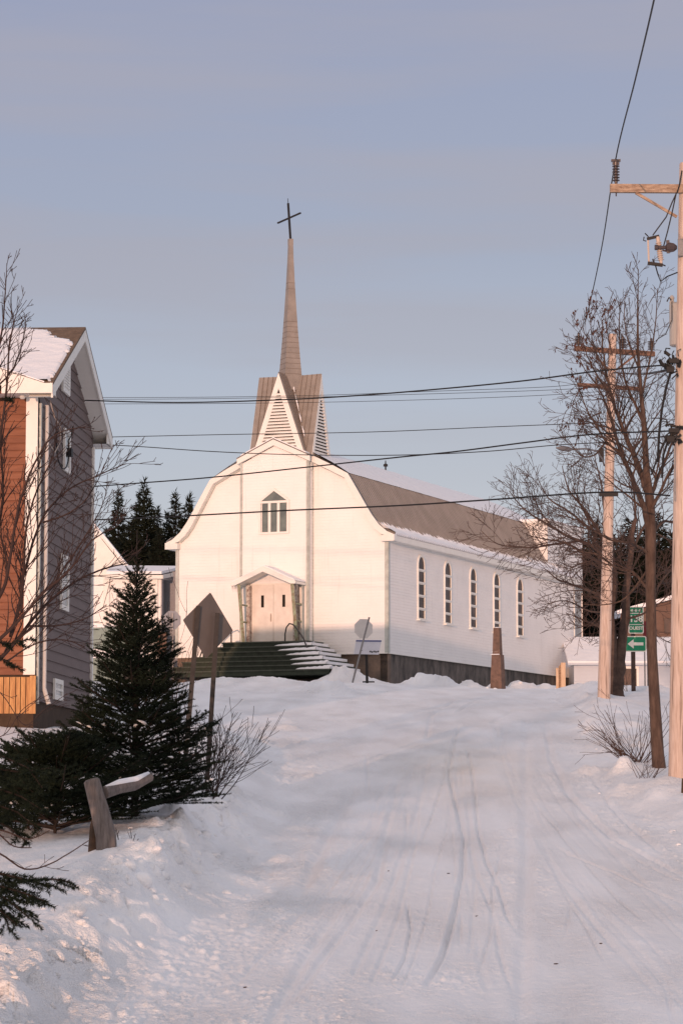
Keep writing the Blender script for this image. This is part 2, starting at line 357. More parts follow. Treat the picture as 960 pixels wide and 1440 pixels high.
def snow_material():
    m = bpy.data.materials.new('snow'); m.use_nodes = True; MATS['snow'] = m
    nt = m.node_tree; N = nt.nodes; L = nt.links; b = N['Principled BSDF']
    b.inputs['Roughness'].default_value = .55; b.inputs['Specular IOR Level'].default_value = .35
    tc = N.new('ShaderNodeTexCoord')
    def noise(sc, st=(1,1,1), det=4, loc=(0,0,0)):
        mp = N.new('ShaderNodeMapping'); mp.inputs['Scale'].default_value = st; mp.inputs['Location'].default_value = loc; L.new(tc.outputs['Object'], mp.inputs[0])
        n = N.new('ShaderNodeTexNoise'); n.inputs['Scale'].default_value = sc; n.inputs['Detail'].default_value = det; L.new(mp.outputs[0], n.inputs['Vector']); return n
    # traffic film along the carriageway: streaks that run with the road
    n1 = noise(1.6, (1,.12,1), 6); r1 = N.new('ShaderNodeValToRGB'); L.new(n1.outputs['Fac'], r1.inputs[0])
    r1.color_ramp.elements[0].position = .38; r1.color_ramp.elements[0].color = (.775,.79,.81,1)
    r1.color_ramp.elements[1].position = .66; r1.color_ramp.elements[1].color = (.86,.885,.915,1)
    # sanded, yellowish stain in the middle of the road
    mp = N.new('ShaderNodeMapping'); mp.vector_type = 'POINT'; mp.inputs['Location'].default_value = (-2.2*.55, -52*.09, 0); mp.inputs['Scale'].default_value = (.55,.09,0)
    L.new(tc.outputs['Object'], mp.inputs[0])
    ln = N.new('ShaderNodeVectorMath'); ln.operation = 'LENGTH'; L.new(mp.outputs[0], ln.inputs[0])
    st = N.new('ShaderNodeMapRange'); st.inputs['From Min'].default_value = 1.0; st.inputs['From Max'].default_value = .1; L.new(ln.outputs['Value'], st.inputs['Value'])
    n2 = noise(1.2, (1,.3,1), 5); mu = N.new('ShaderNodeMath'); mu.operation = 'MULTIPLY'; L.new(st.outputs[0], mu.inputs[0]); L.new(n2.outputs['Fac'], mu.inputs[1])
    mx = N.new('ShaderNodeMix'); mx.data_type = 'RGBA'; L.new(mu.outputs[0], mx.inputs['Factor']); L.new(r1.outputs[0], mx.inputs['A']); mx.inputs['B'].default_value = (.82,.75,.66,1)
    L.new(mx.outputs['Result'], b.inputs['Base Color'])
    nb = noise(14, (1,.6,1), 7); nb2 = noise(48, (1,.7,1), 3)
    ad = N.new('ShaderNodeMath'); ad.operation = 'MULTIPLY_ADD'; L.new(nb2.outputs['Fac'], ad.inputs[0]); ad.inputs[1].default_value = .7; L.new(nb.outputs['Fac'], ad.inputs[2])
    bp = N.new('ShaderNodeBump'); bp.inputs['Distance'].default_value = .05
    n5 = noise(.9, (1,.35,1), 5, (3,7,0)); r5 = N.new('ShaderNodeMapRange'); r5.inputs['From Min'].default_value = .38; r5.inputs['From Max'].default_value = .62; r5.inputs['To Min'].default_value = .25; r5.inputs['To Max'].default_value = 1.0; L.new(n5.outputs['Fac'], r5.inputs['Value']); L.new(r5.outputs[0], bp.inputs['Strength'])
    L.new(ad.outputs[0], bp.inputs['Height']); L.new(bp.outputs[0], b.inputs['Normal'])
snow_material()
GROUND = make_ground()
# ------------------------------------------------------------------ church
CC = W(545.3, 918, 110)
UF = Vector((-.923, .385, 0)); US = Vector((.385, .923, 0)); ZZ = Vector((0,0,1))
def CH(a, b, z): return Vector((CC.x, CC.y, 0))+UF*a+US*b+ZZ*z
HW = 4.595; LEN = 23.65; ZB = 6.0; ZE = 10.36; AC = 4.595
# outer roof profile: (offset from centre line, z)
PROF = [(4.98,10.37),(4.98,10.62),(4.66,10.76),(4.33,11.03),(4.03,11.42),(3.79,11.80),(3.40,12.46),(3.0,13.12),(2.3,13.50),(0,14.62)]
def prof_z(o):
    xs = [p[0] for p in PROF[1:]][::-1]; zs = [p[1] for p in PROF[1:]][::-1]
    return float(np.interp(abs(o), xs, zs))
def prof_w(z):     # half width of the gable wall at height z (inside the rake board)
    if z <= 10.37: return HW
    zs = [p[1] for p in PROF[1:]]; xs = [p[0] for p in PROF[1:]]
    return min(HW, float(np.interp(z+.12, zs, xs))-.04)
church = thing('white_church', 'white wooden church with curved gambrel roof and tall tan steeple', 'church', CH(AC, 0, 4.9))
def clap(mb, P, z0, z1, lim, step=.118, d=.016):
    # overlapping boards; P(u, off, z) maps onto the wall, lim(z) -> (u0, u1)
    z = z0
    while z < z1-.005:
        zt = min(z+step, z1); a0, a1 = lim(z); b0, b1 = lim(zt)
        mb.poly(P(a0, d, z), P(a1, d, z), P(b1, .002, zt), P(b0, .002, zt))
        mb.poly(P(a0, 0, z), P(a1, 0, z), P(a1, d, z), P(a0, d, z))
        z = zt
def church_fn():
    ch = church
    # foundation
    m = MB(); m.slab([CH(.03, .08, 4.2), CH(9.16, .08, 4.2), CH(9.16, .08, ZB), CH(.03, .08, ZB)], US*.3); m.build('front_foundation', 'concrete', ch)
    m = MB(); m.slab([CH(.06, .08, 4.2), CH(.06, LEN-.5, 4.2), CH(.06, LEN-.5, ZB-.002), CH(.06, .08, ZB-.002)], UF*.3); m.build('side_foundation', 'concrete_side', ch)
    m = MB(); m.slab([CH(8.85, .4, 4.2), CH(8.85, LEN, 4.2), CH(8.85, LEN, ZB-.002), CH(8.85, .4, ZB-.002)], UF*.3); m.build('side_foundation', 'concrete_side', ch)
    # front wall
    m = MB(); clap(m, lambda u, o, z: CH(AC+u, -o, z), ZB, 14.55, lambda z: (-prof_w(z), prof_w(z)))
    m.build('front_wall', 'white_siding', ch)
    # side walls
    m = MB(); clap(m, lambda u, o, z: CH(-o, u, z), ZB, ZE+.03, lambda z: (0, LEN)); m.build('side_wall', 'white_siding', ch)
    m = MB(); clap(m, lambda u, o, z: CH(9.19+o, u, z), ZB, ZE+.03, lambda z: (0, LEN), step=.3)
    m.poly(CH(9.18, LEN, ZB), CH(0, LEN, ZB), CH(0, LEN, 10.5), CH(1.2, LEN, 12), CH(2, LEN, 13.2), CH(7.2, LEN, 13.2), CH(8, LEN, 12), CH(9.18, LEN, 10.5)); m.build('rear_wall', 'white_siding', ch)
    # corner boards
    for a, b in ((.0, 0), (9.19, 0)):
        m = MB(); sg = 1 if a < 1 else -1
        m.box(CH(a+.055*sg, -.022, (ZB+ZE)/2), UF*.06, US*.022, ZZ*((ZE-ZB)/2))
        m.box(CH(a-.018*sg, .05, (ZB+ZE)/2), UF*.02, US*.07, ZZ*((ZE-ZB)/2+.0))
        m.build('corner_board', 'aged_trim', ch)
    m = MB(); m.box(CH(-.018, LEN-.06, (ZB+ZE)/2), UF*.02, US*.07, ZZ*((ZE-ZB)/2)); m.build('corner_board', 'white_trim', ch)
    # drip edge under siding
    m = MB(); m.bar(CH(.0, -.03, ZB-.012), CH(9.19, -.03, ZB-.012), .05, .03); m.bar(CH(-.03, 0, ZB-.012), CH(-.03, LEN, ZB-.012), .05, .03); m.build('sill_board', 'white_trim', ch)
    # roof steep slopes + upper slopes
    B0 = -.28; B1 = LEN+.05
    for sg, nm in ((-1, 'right'), (1, 'left')):
        m = MB(); pts = PROF[1:8]
        for (o0, z0), (o1, z1) in zip(pts[:-1], pts[1:]): m.poly(CH(AC+sg*o0, B0+.05, z0), CH(AC+sg*o0, B1, z0), CH(AC+sg*o1, B1, z1), CH(AC+sg*o1, B0+.05, z1))
        m.poly(CH(AC+sg*PROF[1][0], B0+.05, PROF[1][1]-.02), CH(AC+sg*PROF[1][0], B1, PROF[1][1]-.02), CH(AC+sg*HW, B1, 10.45), CH(AC+sg*HW, B0+.05, 10.45))
        # standing seams
        b = B0+.3
        while b < B1:
            for (o0, z0), (o1, z1) in zip(pts[:-1], pts[1:]):
                p = CH(AC+sg*o0, b, z0); q = CH(AC+sg*o1, b, z1); nrm = (q-p).cross(US).normalized()*(.035); 
                if nrm.z < 0: nrm = -nrm
                m.poly(p-US*.012, q-US*.012, q+nrm, p+nrm); m.poly(p+US*.012, q+US*.012, q+nrm, p+nrm)
            b += .23
        m.build('steep_roof', 'roof_metal', ch, fix=False)
        m = MB(); pts = PROF[7:]
        for (o0, z0), (o1, z1) in zip(pts[:-1], pts[1:]): m.poly(CH(AC+sg*o0, B0+.05, z0), CH(AC+sg*o0, B1, z0), CH(AC+sg*o1, B1, z1), CH(AC+sg*o1, B0+.05, z1))
        up = m.build('upper_roof', 'roof_metal', ch, fix=False)
        # snow on the upper slope
        m = MB(); nb = 70; rows = []
        for j in range(nb+1):
            b = B0+.1+(B1-B0-.1)*j/nb; row = []
            for k in range(9):
                t = k/8; o = 3.02*(1-t); th = .05+.09*math.sin(math.pi*min(1, t*1.0))+.02*vn(b*1.3, t*5)
                if k == 0: th = .02
                row.append(CH(AC+sg*(o+(.03*vn(b*2.1, 3) if k == 0 else 0)), b, prof_z(min(o, 3.0))+th))
            rows.append(row)
        for j in range(nb):
            for k in range(8): m.poly(rows[j][k], rows[j+1][k], rows[j+1][k+1], rows[j][k+1])
        m.build('roof_snow', 'snow_roof', up, smooth=True, fix=False)
        # snow caught on the flared eave, ragged upper edge
        m = MB(); nb = 520; rr = random.Random(3+sg)
        eo = [p[0] for p in PROF[1:8]]; ez = [p[1] for p in PROF[1:8]]
        def ep(t, b, th):   # t metres up from the eave along the offset
            o = 4.97-t; return CH(AC+sg*o, b, float(np.interp(o, eo[::-1], ez[::-1]))+th)
        saw = 0
        prev = None
        for j in range(nb+1):
            b = B0+.12+(B1-B0-.2)*j/nb
            saw = (saw+.12) % 1.0 if rr.random() < .93 else rr.random()
            top = .50+.30*saw+.08*vn(b*2.3, 1)+(.14 if b > 18 else 0)-.006*b*.4
            row = [ep(0, b, -.02), ep(-.02, b, .10), ep(top*.35, b, .15+.03*vn(b*3, 4)), ep(top*.75, b, .08), ep(top, b, .004)]
            if prev:
                for k in range(4): m.poly(prev[k], row[k], row[k+1], prev[k+1])
            prev = row
        m.build('eave_snow', 'snow_roof', ch, smooth=True, fix=False)
        # eave fascia and gutter
        m = MB(); m.bar(CH(AC+sg*4.94, B0, 10.49), CH(AC+sg*4.94, B1, 10.49), .05, .24)
        m.poly(CH(AC+sg*4.94, B0, 10.375), CH(AC+sg*4.94, B1, 10.375), CH(AC+sg*HW, B1, 10.372), CH(AC+sg*HW, B0, 10.372))
        m.build('eave_board', 'white_trim', ch)
    # rake board following the curve, both sides, with a shadow moulding
    for sg in (-1, 1):
        m = MB()
        outer = PROF[1:-1]+[(1.40, 13.94)]
        inner = [(4.62,10.60),(4.40,10.66),(4.10,10.90),(3.83,11.25),(3.60,11.66),(3.22,12.32),(2.86,12.95),(2.2,13.29),(1.40,13.68)]
        for i in range(len(outer)-1):
            q = [outer[i], outer[i+1], inner[i+1], inner[i]]
            m.slab([CH(AC+sg*o, B0, z) for o, z in q], US*.26)
        m.slab([CH(AC+sg*o, B0-.02, z) for o, z in [(4.98,10.37),(4.98,10.63),(4.62,10.62),(4.42,10.60),(4.42,10.37)]], US*.3)
        rk = m.build('rake_board', 'white_trim', ch)
        m = MB(); 
        for i in range(1, len(inner)-1):
            m.bar(CH(AC+sg*inner[i][0], -.045, inner[i][1]-.01), CH(AC+sg*inner[i+1][0], -.045, inner[i+1][1]-.01), .05, .07)
        m.build('moulding', 'aged_trim', rk)
    # roof edge cap (dark line of metal above the rake)
    # central bay
    bay0 = -.46; a0, a1 = 3.2, 6.12; am = (a0+a1)/2
    m = MB(); 
    def bl(z):
        if z <= 13.66: return (a0, a1)
        h = (14.33-z)/(14.33-13.66)*(a1-a0)/2; return (am-h, am+h)
    clap(m, lambda u, o, z: CH(u, bay0-o, z), ZB, 14.33, bl); clap(m, lambda u, o, z: CH(a0-o, u, z), ZB, 13.66, lambda z: (bay0, 0)); clap(m, lambda u, o, z: CH(a1+o, u, z), ZB, 13.66, lambda z: (bay0, 0))
    bay = m.build('front_bay', 'white_siding', ch)
    for a in (a0, a1):
        m = MB(); sg = 1 if a == a0 else -1
        m.box(CH(a+.03*sg, bay0-.025, 9.85), UF*.04, US*.02, ZZ*3.85); m.box(CH(a-.025*sg, bay0+.03, 9.85), UF*.018, US*.045, ZZ*3.85); m.box(CH(a-.025*sg, -.03, 9.85), UF*.018, US*.03, ZZ*3.85)
        m.build('corner_board', 'aged_trim', bay)
    m = MB(); m.slab([CH(a0, bay0+.01, 5.2), CH(a1, bay0+.01, 5.2), CH(a1, bay0+.01, ZB), CH(a0, bay0+.01, ZB)], US*.3); m.build('foundation', 'concrete', bay)
    m = MB(); e = .12; zt = 14.58; zl = 13.86
    for sg in (-1, 1):
        m.slab([CH(am, bay0-.16, zt), CH(am+sg*(1.46+e), bay0-.16, zl), CH(am+sg*(1.46+e), bay0-.16, zl-.22), CH(am, bay0-.16, zt-.24)], US*.10)
    m.build('gable_board', 'white_trim', bay)
    m = MB()
    for sg in (-1, 1):
        m.slab([CH(am, bay0-.17, zt+.015), CH(am+sg*(1.48+e), bay0-.17, zl+.01), CH(am+sg*(1.48+e), 1.2, zl+.01), CH(am, 1.2, zt+.015)], ZZ*.03)
    br = m.build('gable_roof', 'roof_metal', bay)
    m = MB()
    for sg in (-1, 1):
        m.slab([CH(am, bay0-.15, zt+.05), CH(am+sg*(1.3+e), bay0-.15, zl+.12), CH(am+sg*(1.3+e), .6, zl+.12), CH(am, .6, zt+.05)], ZZ*.04)
    m.build('roof_snow', 'snow_roof', bay)
    # side windows
    for i, b in enumerate((3.57, 6.62, 9.68, 12.65, 15.74)):
        side_window(ch, b)
    for b in (5, 10, 15): pass
    # front window
    front_window(ch, 4.66, bay0)
    # rear upper block
    bb = 21.0; m = MB(); zt = 13.08
    clap(m, lambda u, o, z: CH(u, bb-o, z), 10.7, zt, lambda z: (.42, 8.8)); clap(m, lambda u, o, z: CH(.42-o, u, z), 10.7, zt, lambda z: (bb, 26.2)); 
    m.poly(CH(8.8, bb, 10.7), CH(8.8, 26.2, 10.7), CH(8.8, 26.2, zt), CH(8.8, bb, zt)); m.poly(CH(.42, 26.2, 6), CH(8.8, 26.2, 6), CH(8.8, 26.2, zt), CH(.42, 26.2, zt))
    blk = m.build('rear_block', 'white_siding', ch)
    m = MB(); m.slab([CH(.3, bb-.12, zt), CH(8.9, bb-.12, zt), CH(8.9, 26.3, zt), CH(.3, 26.3, zt)], ZZ*.1); m.build('cornice', 'white_trim', blk)
    m = MB(); m.slab([CH(.36, bb-.05, zt+.1), CH(8.85, bb-.05, zt+.1), CH(8.85, 26.2, zt+.1), CH(.36, 26.2, zt+.1)], ZZ*.1); m.build('roof_snow', 'snow_roof', blk)
    # little vent pipe on the roof ridge
    p = CH(AC, 11.3, 14.6); m = MB(); m.lathe(p, ZZ, [(0,.035),(.22,.035),(.22,.1),(.32,.09),(.34,.03),(.48,.02)], 8); m.build('vent_pipe', 'iron', ch)
def vn(x, y): return float(vnoise(np.array([float(x)]), np.array([float(y)]))[0])
def arch(w, z0, zs, zt, n=8):   # pointed arch outline (u, z) from bottom left round to bottom right
    pts = [(-w, z0), (-w, zs)]
    for i in range(1, n+1):
        t = i/n; pts.append((-w*math.cos(t*math.pi/2)**.9, zs+(zt-zs)*math.sin(t*math.pi/2)**.95))
    return pts+[(-u, z) for u, z in pts[:-1]][::-1]
def side_window(ch, b):
    z0, zt = 7.47, 10.15; w = .41; zs = 9.66
    P = lambda u, z, o: CH(-o, b+u, z)
    out = arch(w, z0+.04, zs, zt); inn = arch(w-.07, z0+.09, zs, zt-.10)
    m = MB(); n = len(out)
    for i in range(n-1):
        m.add([P(*out[i], .06), P(*out[i+1], .06), P(*inn[i+1], .06), P(*inn[i], .06)], [(0,1,2,3)])
        m.add([P(*out[i], .06), P(*out[i+1], .06), P(*out[i+1], 0), P(*out[i], 0)], [(0,1,2,3)])
        m.add([P(*inn[i], .06), P(*inn[i+1], .06), P(*inn[i+1], .019), P(*inn[i], .019)], [(0,1,2,3)])
    m.box(P(0, z0+.02, .06), US*.47, UF*.09, ZZ*.03); m.box(P(0, z0+.075, .038), US*(w-.01), UF*.02, ZZ*.03)
    fr = m.build('side_window', 'white_trim', ch)
    for k in range(4):
        z = 7.98+k*.52-.02
        m = MB(); m.box(P(0, z, .045), US*(w-.08), UF*.022, ZZ*.035); m.box(P(0, z-.055, .032), US*(w-.08), UF*.012, ZZ*.014); m.build('transom', 'white_trim', fr)
    m = MB(); m.add([P(u, z, .0185) for u, z in inn], [tuple(range(len(inn)))]); m.build('pane', 'glass_dark', fr)
def front_window(ch, a, b0):
    P = lambda u, z, o: CH(a-u, b0-o, z)
    w = .66; z0, zs, zt = 10.80, 12.14, 12.64
    m = MB(); o = [(-w, z0), (-w, zs), (0, zt), (w, zs), (w, z0)]; q = w-.085; i_ = [(-q, z0+.08), (-q, zs-.03), (0, zt-.12), (q, zs-.03), (q, z0+.08)]
    for k in range(5):
        j = (k+1) % 5
        m.slab([P(*o[k], .02), P(*o[j], .02), P(*i_[j], .02), P(*i_[k], .02)], -US*.05)
    fr = m.build('front_window', 'white_trim', ch)
    m = MB()
    for u in (-.195, .195): m.box(P(u, (z0+12.02)/2+.02, .045), UF*.055, US*.02, ZZ*.6)
    m.box(P(0, 12.08, .045), UF*.6, US*.02, ZZ*.045); m.build('mullion', 'white_trim', fr)
    for u in (-.39, 0, .39):
        m = MB(); m.poly(P(u-.14, z0+.08, .022), P(u+.14, z0+.08, .022), P(u+.14, 12.035, .022), P(u-.14, 12.035, .022)); m.build('pane', 'glass_front', fr)
    m = MB(); m.poly(P(-.56, 12.125, .022), P(.56, 12.125, .022), P(0, 12.52, .022)); m.build('pane', 'glass_front', fr)
def steeple(ch):
    at, bt = 4.52, .76; h = 1.31; hb = 1.11; z0, z1 = 13.55, 17.30
    c = lambda i, j, z: CH(at+i*h, bt+j*hb, z)
    dirs = [(0,-1),(-1,0),(0,1),(1,0)]
    root = ch
    ov = 1.05
    m = MB()
    cen = c(0, 0, z1)
    for i, (di, dj) in enumerate(dirs):
        ap = c(di*ov, dj*ov, z1+.03)
        for s in (-1, 1):
            k = (di*ov+(s*1.02 if di == 0 else 0), dj*ov+(s*1.02 if dj == 0 else 0))
            corner = c(k[0], k[1], z0-.25); inner = c((di if di else s)*1.0, (dj if dj else s)*1.0, z0-.0)
            m.add([ap, corner, inner, cen], [(0,1,2),(0,2,3)])
    rf = m.build('steeple_roof', 'spire_metal', root, fix=False)
    # standing seams / horizontal courses on roof planes
    m = MB()
    for i, (di, dj) in enumerate(dirs):
        for s in (-1, 1):
            ap = c(di*ov, dj*ov, z1+.03); inner = c((di if di else s), (dj if dj else s), z0)
            corner = c(di*ov+(s*1.02 if di == 0 else 0), dj*ov+(s*1.02 if dj == 0 else 0), z0-.25)
            nrm = (inner-ap).cross(cen-ap).normalized()
            if nrm.dot(ap-c(0,0,z0-5)) < 0: nrm = -nrm
            for t in (.15,.3,.45,.6,.75,.9):
                p = ap.lerp(cen, t)+nrm*.012; q = ap.lerp(cen, t); e = corner.lerp(inner, 1.0); 
                # seam runs down parallel to the edge ap->corner, ends on the valley inner->cen
                v = inner-cen; d = corner-ap; 
                # solve q + k d on line cen + t2 v (same plane)
                k = (1-t); end = q+d*k*.0
                t2 = 1-t; end = cen.lerp(inner, t2)
                m.bar(p, end+nrm*.012, .02, .03)
    m.build('seam', 'seam_dark', rf)
    # snow in the valley
    m = MB(); a = c(-1, -1, z0+.1); 
    for t0, t1 in ((.08,.2),(.22,.42),(.45,.55),(.6,.72)):
        m.tube([cen.lerp(a, t0)+Vector((.03,-.12,.02)), cen.lerp(a, (t0+t1)/2)+Vector((.03,-.12,.02)), cen.lerp(a, t1)+Vector((.03,-.12,.02))], [.015,.035,.012], 6)
    m.build('valley_snow', 'snow_roof', rf, smooth=True)
    for i, (di, dj) in enumerate(dirs):
        o = Vector(UF*di+US*dj); t = Vector(UF*dj-US*di*(hb/h)); hd = h if di else hb
        P = lambda u, z, d: CH(at, bt, z)+o*(hd+d)+t*u
        m = MB(); zt = z1-.02
        m.poly(P(-h, z0-.2, 0), P(h, z0-.2, 0), P(0, zt, 0))
        gw = m.build('steeple_gable', 'white_trim', root)
        hw = lambda z: h*(zt-z)/(zt-z0+.2)
        m = MB()   # wide sloping rake boards
        for s in (-1, 1):
            w0 = .22
            m.slab([P(s*h*1.02, z0-.2, .01), P(0, zt, .01), P(0, zt-.62, .01), P(s*(h-w0), z0-.2, .01)], o*.06)
        m.build('rake_board', 'white_trim', gw)
        m = MB(); m.poly(P(-1.02, z0+.35, .006), P(1.02, z0+.35, .006), P(0, 16.68, .006)); m.build('opening', 'louver_dark', gw)
        m = MB(); z = 13.98
        if i == 0: z = 13.98
        while z < 16.5:
            w = (16.72-z)*1.02/(16.68-z0-.35)*.97-.01
            m.box(P(0, z, .045), t*w, o*.030+ZZ*(-.026), ZZ*.025)
            z += .128
        m.build('louver', 'white_trim', gw)
    # spire: four-sided, turned 45 degrees to the church, slightly flared
    prof = [(16.7,.56),(17.3,.505),(18.0,.435),(19.0,.345),(20.0,.27),(21.0,.20),(22.2,.135),(22.68,.118),(22.72,.125),(22.93,.125)]
    def rings(pr):
        m = MB(); vs = []
        for z, r in pr:
            for k in range(4):
                d = [UF*-1, US*-1, UF, US][k]; vs.append(CH(at, bt, z)+d*r)
        fs = []
        for i in range(len(pr)-1):
            for k in range(4): fs.append((i*4+k, i*4+(k+1) % 4, i*4+4+(k+1) % 4, i*4+4+k))
        fs.append(tuple(range(len(pr)*4-4, len(pr)*4))); m.add(vs, fs); return m
    sp = rings(prof).build('spire', 'spire_metal', root)
    zz = [p[0] for p in prof]; rr = [p[1] for p in prof]
    m = MB(); z = 17.35
    ss = [17.35+.215*k for k in range(11)]+[20.85,21.1]
    for z in ss:
        r = float(np.interp(z, zz, rr))+.006; q = rings([(z, r), (z+.016, r)]); m.add(q.v, q.f)
    m.build('seam', 'seam_dark', sp)
    # cross
    b0 = W(407.3, 338, CH(at, bt, 0).y); b1 = W(404, 287.5, CH(at, bt, 0).y)
    top = CH(at, bt, 22.88); up = (b1-b0); up.normalize(); Lh = (b1-b0).length+.05
    m = MB(); bd = Vector((-.68,.73,0)); bd = (bd-up*bd.dot(up)).normalized(); bd = (bd-ZZ*.10).normalized(); nb = up.cross(bd)
    m.box(top+up*Lh/2, up*Lh/2, bd*.034, nb*.034); m.box(top+up*(Lh*.60), bd*.70, up*.028, nb*.036)
    m.tube([top+up*Lh, top+up*(Lh+.2)], .012, 4)
    m.build('cross', 'iron', root)
church_fn(); steeple(church)
# ------------------------------------------------------------------ porch, doors, steps
def porch(ch):
    b0 = -.46
    # two door leaves
    m = MB(); m.box(CH(4.65, b0-.03, 7.69), UF*1.06, US*.02, ZZ*1.27); m.build('door_frame', 'white_trim', ch)
    for s, a in ((1, 5.125), (-1, 4.175)):
        m = MB(); m.box(CH(a, b0-.07, 7.62), UF*.463, US*.02, ZZ*1.16)
        d = m.build('door', 'old_door', ch)
        m = MB(); m.box(CH(a+(.0 if s > 0 else .03), b0-.094, 8.12), UF*.06, US*.006, ZZ*.24); m.build('glass', 'louver_dark', d)
        if s > 0:
            m = MB(); m.box(CH(4.76, b0-.1, 7.47), UF*.025, US*.012, ZZ*.16); m.tube([CH(4.75, b0-.15, 7.36), CH(4.75, b0-.15, 7.58)], .018, 6); m.build('handle', 'ceramic_pale', d)
    # jamb panels with peeling paint
    for a in (5.66, 3.64):
        m = MB(); m.box(CH(a, b0-.16, 7.6), UF*.07, US*.15, ZZ*1.17); m.build('jamb', 'peeling', ch)
    m = MB(); m.slab([CH(5.72, b0-.02, 8.83), CH(3.58, b0-.02, 8.83), CH(4.65, b0-.02, 9.33)], -US*.05); m.build('pediment', 'white_siding', ch)
    # canopy
    bf = -1.62; ap = 9.42; ez = 8.80
    m = MB()
    for s in (-1, 1):
        m.slab([CH(4.63, bf, ap), CH(4.63+s*1.36, bf, ez), CH(4.63+s*1.36, b0, ez+.0), CH(4.63, b0, ap)], -ZZ*.09)
    c = m.build('canopy', 'white_trim', ch)
    m = MB()
    for s in (-1, 1):
        m.slab([CH(4.63, bf-.04, ap+.02), CH(4.63+s*1.40, bf-.04, ez+.0), CH(4.63+s*1.40, bf-.04, ez-.10), CH(4.63+s*1.2, bf-.04, ez-.10), CH(4.63, bf-.04, ap-.21)], US*.036)
    m.build('fascia', 'white_trim', c)
    m = MB()
    for s in (-1, 1):
        m.slab([CH(4.63, bf+.03, ap+.01), CH(4.63+s*1.33, bf+.03, ez+.03), CH(4.63+s*1.33, b0, ez+.03), CH(4.63, b0, ap+.01)], ZZ*.05)
    m.build('snow', 'snow_roof', c)
    rr = random.Random(5)
    for k in range(12):
        a = 4.63+1.38*(1 if k < 11 else -1)-.0; L_ = rr.uniform(.05, .28); p = CH(a+rr.uniform(-.12, 0)*(1 if k < 11 else -1), bf+rr.uniform(0, .5), ez-.1); MB().tube([p, p-ZZ*L_], [.012, .002], 5).build('icicle', 'alu', c)
    m = MB(); p = CH(4.05, b0-.25, 9.02); m.lathe(p, -ZZ, [(0,.04),(.06,.06),(.10,.03),(.16,.025)], 8); m.build('porch_lamp', 'galv', c)
    for a in (5.72, 3.43):
        m = MB(); m.bar(CH(a, bf+.1, 8.74), CH(a, b0-.58, 6.42), .13, .10); po = m.build('canopy_post', 'green_post', ch)
        m = MB()
        for z in (7.95, 7.28):
            t = (8.74-z)/2.32; b = bf+.1+t*(b0-.58-bf-.1); m.bar(CH(a, b, z), CH(a-.03, b0-.06, z), .05, .06)
        m.build('tie', 'green_post', po)
        m = MB(); m.box(CH(a+(.07 if a > 5 else -.06), b0-.11, 7.58), UF*.02, US*.09, ZZ*1.16); m.build('side_board', 'aged_trim', ch)
    # steps
    m = MB(); tdm = MB(); sn = MB(); rr = random.Random(2)
    for k in range(7):
        a0 = 2.60-.27*k; a1 = 6.23+.30*k; bb = -1.9-.28*k; z = 6.44-.2*k; e = .001*k
        m.slab([CH(a0, bb, z-.22), CH(a1, bb, z-.22), CH(a1, -.42+e, z-.22), CH(a0, -.42+e, z-.22)], ZZ*(.17))
        tdm.slab([CH(a0-.04, bb-.04, z-.05), CH(a1+.04, bb-.04, z-.05), CH(a1+.04, -.40+e, z-.05), CH(a0-.04, -.40+e, z-.05)], ZZ*(.05))
        if k > 0:
            N_ = 14; pv = None; al = a0-.02; ar = a0+1.35+rr.uniform(-.2, .25)
            for j in range(N_+1):
                t = j/N_; a = al+(ar-al)*t; h = .10*(1-t)**.6*(.75+.5*rr.random())+.004
                row = [CH(a, bb-.0+.03*t, z+.004), CH(a, bb+.03, z+h), CH(a, bb+.30, z+h+.05), CH(a, bb+.31, z+.0)]
                if pv:
                    for q in range(3): sn.poly(pv[q], row[q], row[q+1], pv[q+1])
                pv = row
            # side treads, running back to the wall
            sn.slab([CH(a0-.01, bb+.1, z+.002), CH(a0+.28, bb+.1, z+.002), CH(a0+.28, -.5, z+.002), CH(a0-.01, -.5, z+.002)], ZZ*.11)
    st = m.build('steps', 'green_step', ch); tdm.build('treads', 'green_tread', st); sn.build('snow', 'snow_roof', st, fix=False)
    pts = [CH(3.62,-1.75,6.44), CH(3.62,-1.75,6.72), CH(3.55,-1.78,6.98), CH(3.40,-1.84,7.12), CH(3.22,-1.92,7.08), CH(2.98,-2.0,6.86), CH(2.66,-2.15,6.5), CH(2.42,-2.3,6.05), CH(2.24,-2.45,5.55), CH(2.2,-2.5,5.0)]
    MB().tube(pts, .028, 8).build('handrail', 'rail_iron', ch, smooth=True)
    pts = [CH(5.93,-1.75,6.44), CH(5.93,-1.75,6.8), CH(5.98,-1.75,7.0), CH(6.1,-1.78,7.12), CH(6.3,-1.85,7.05), CH(6.6,-2.0,6.75), CH(6.95,-2.2,6.2), CH(7.15,-2.4,5.4)]
    MB().tube(pts, .028, 8).build('handrail', 'rail_iron', ch, smooth=True)
porch(church)
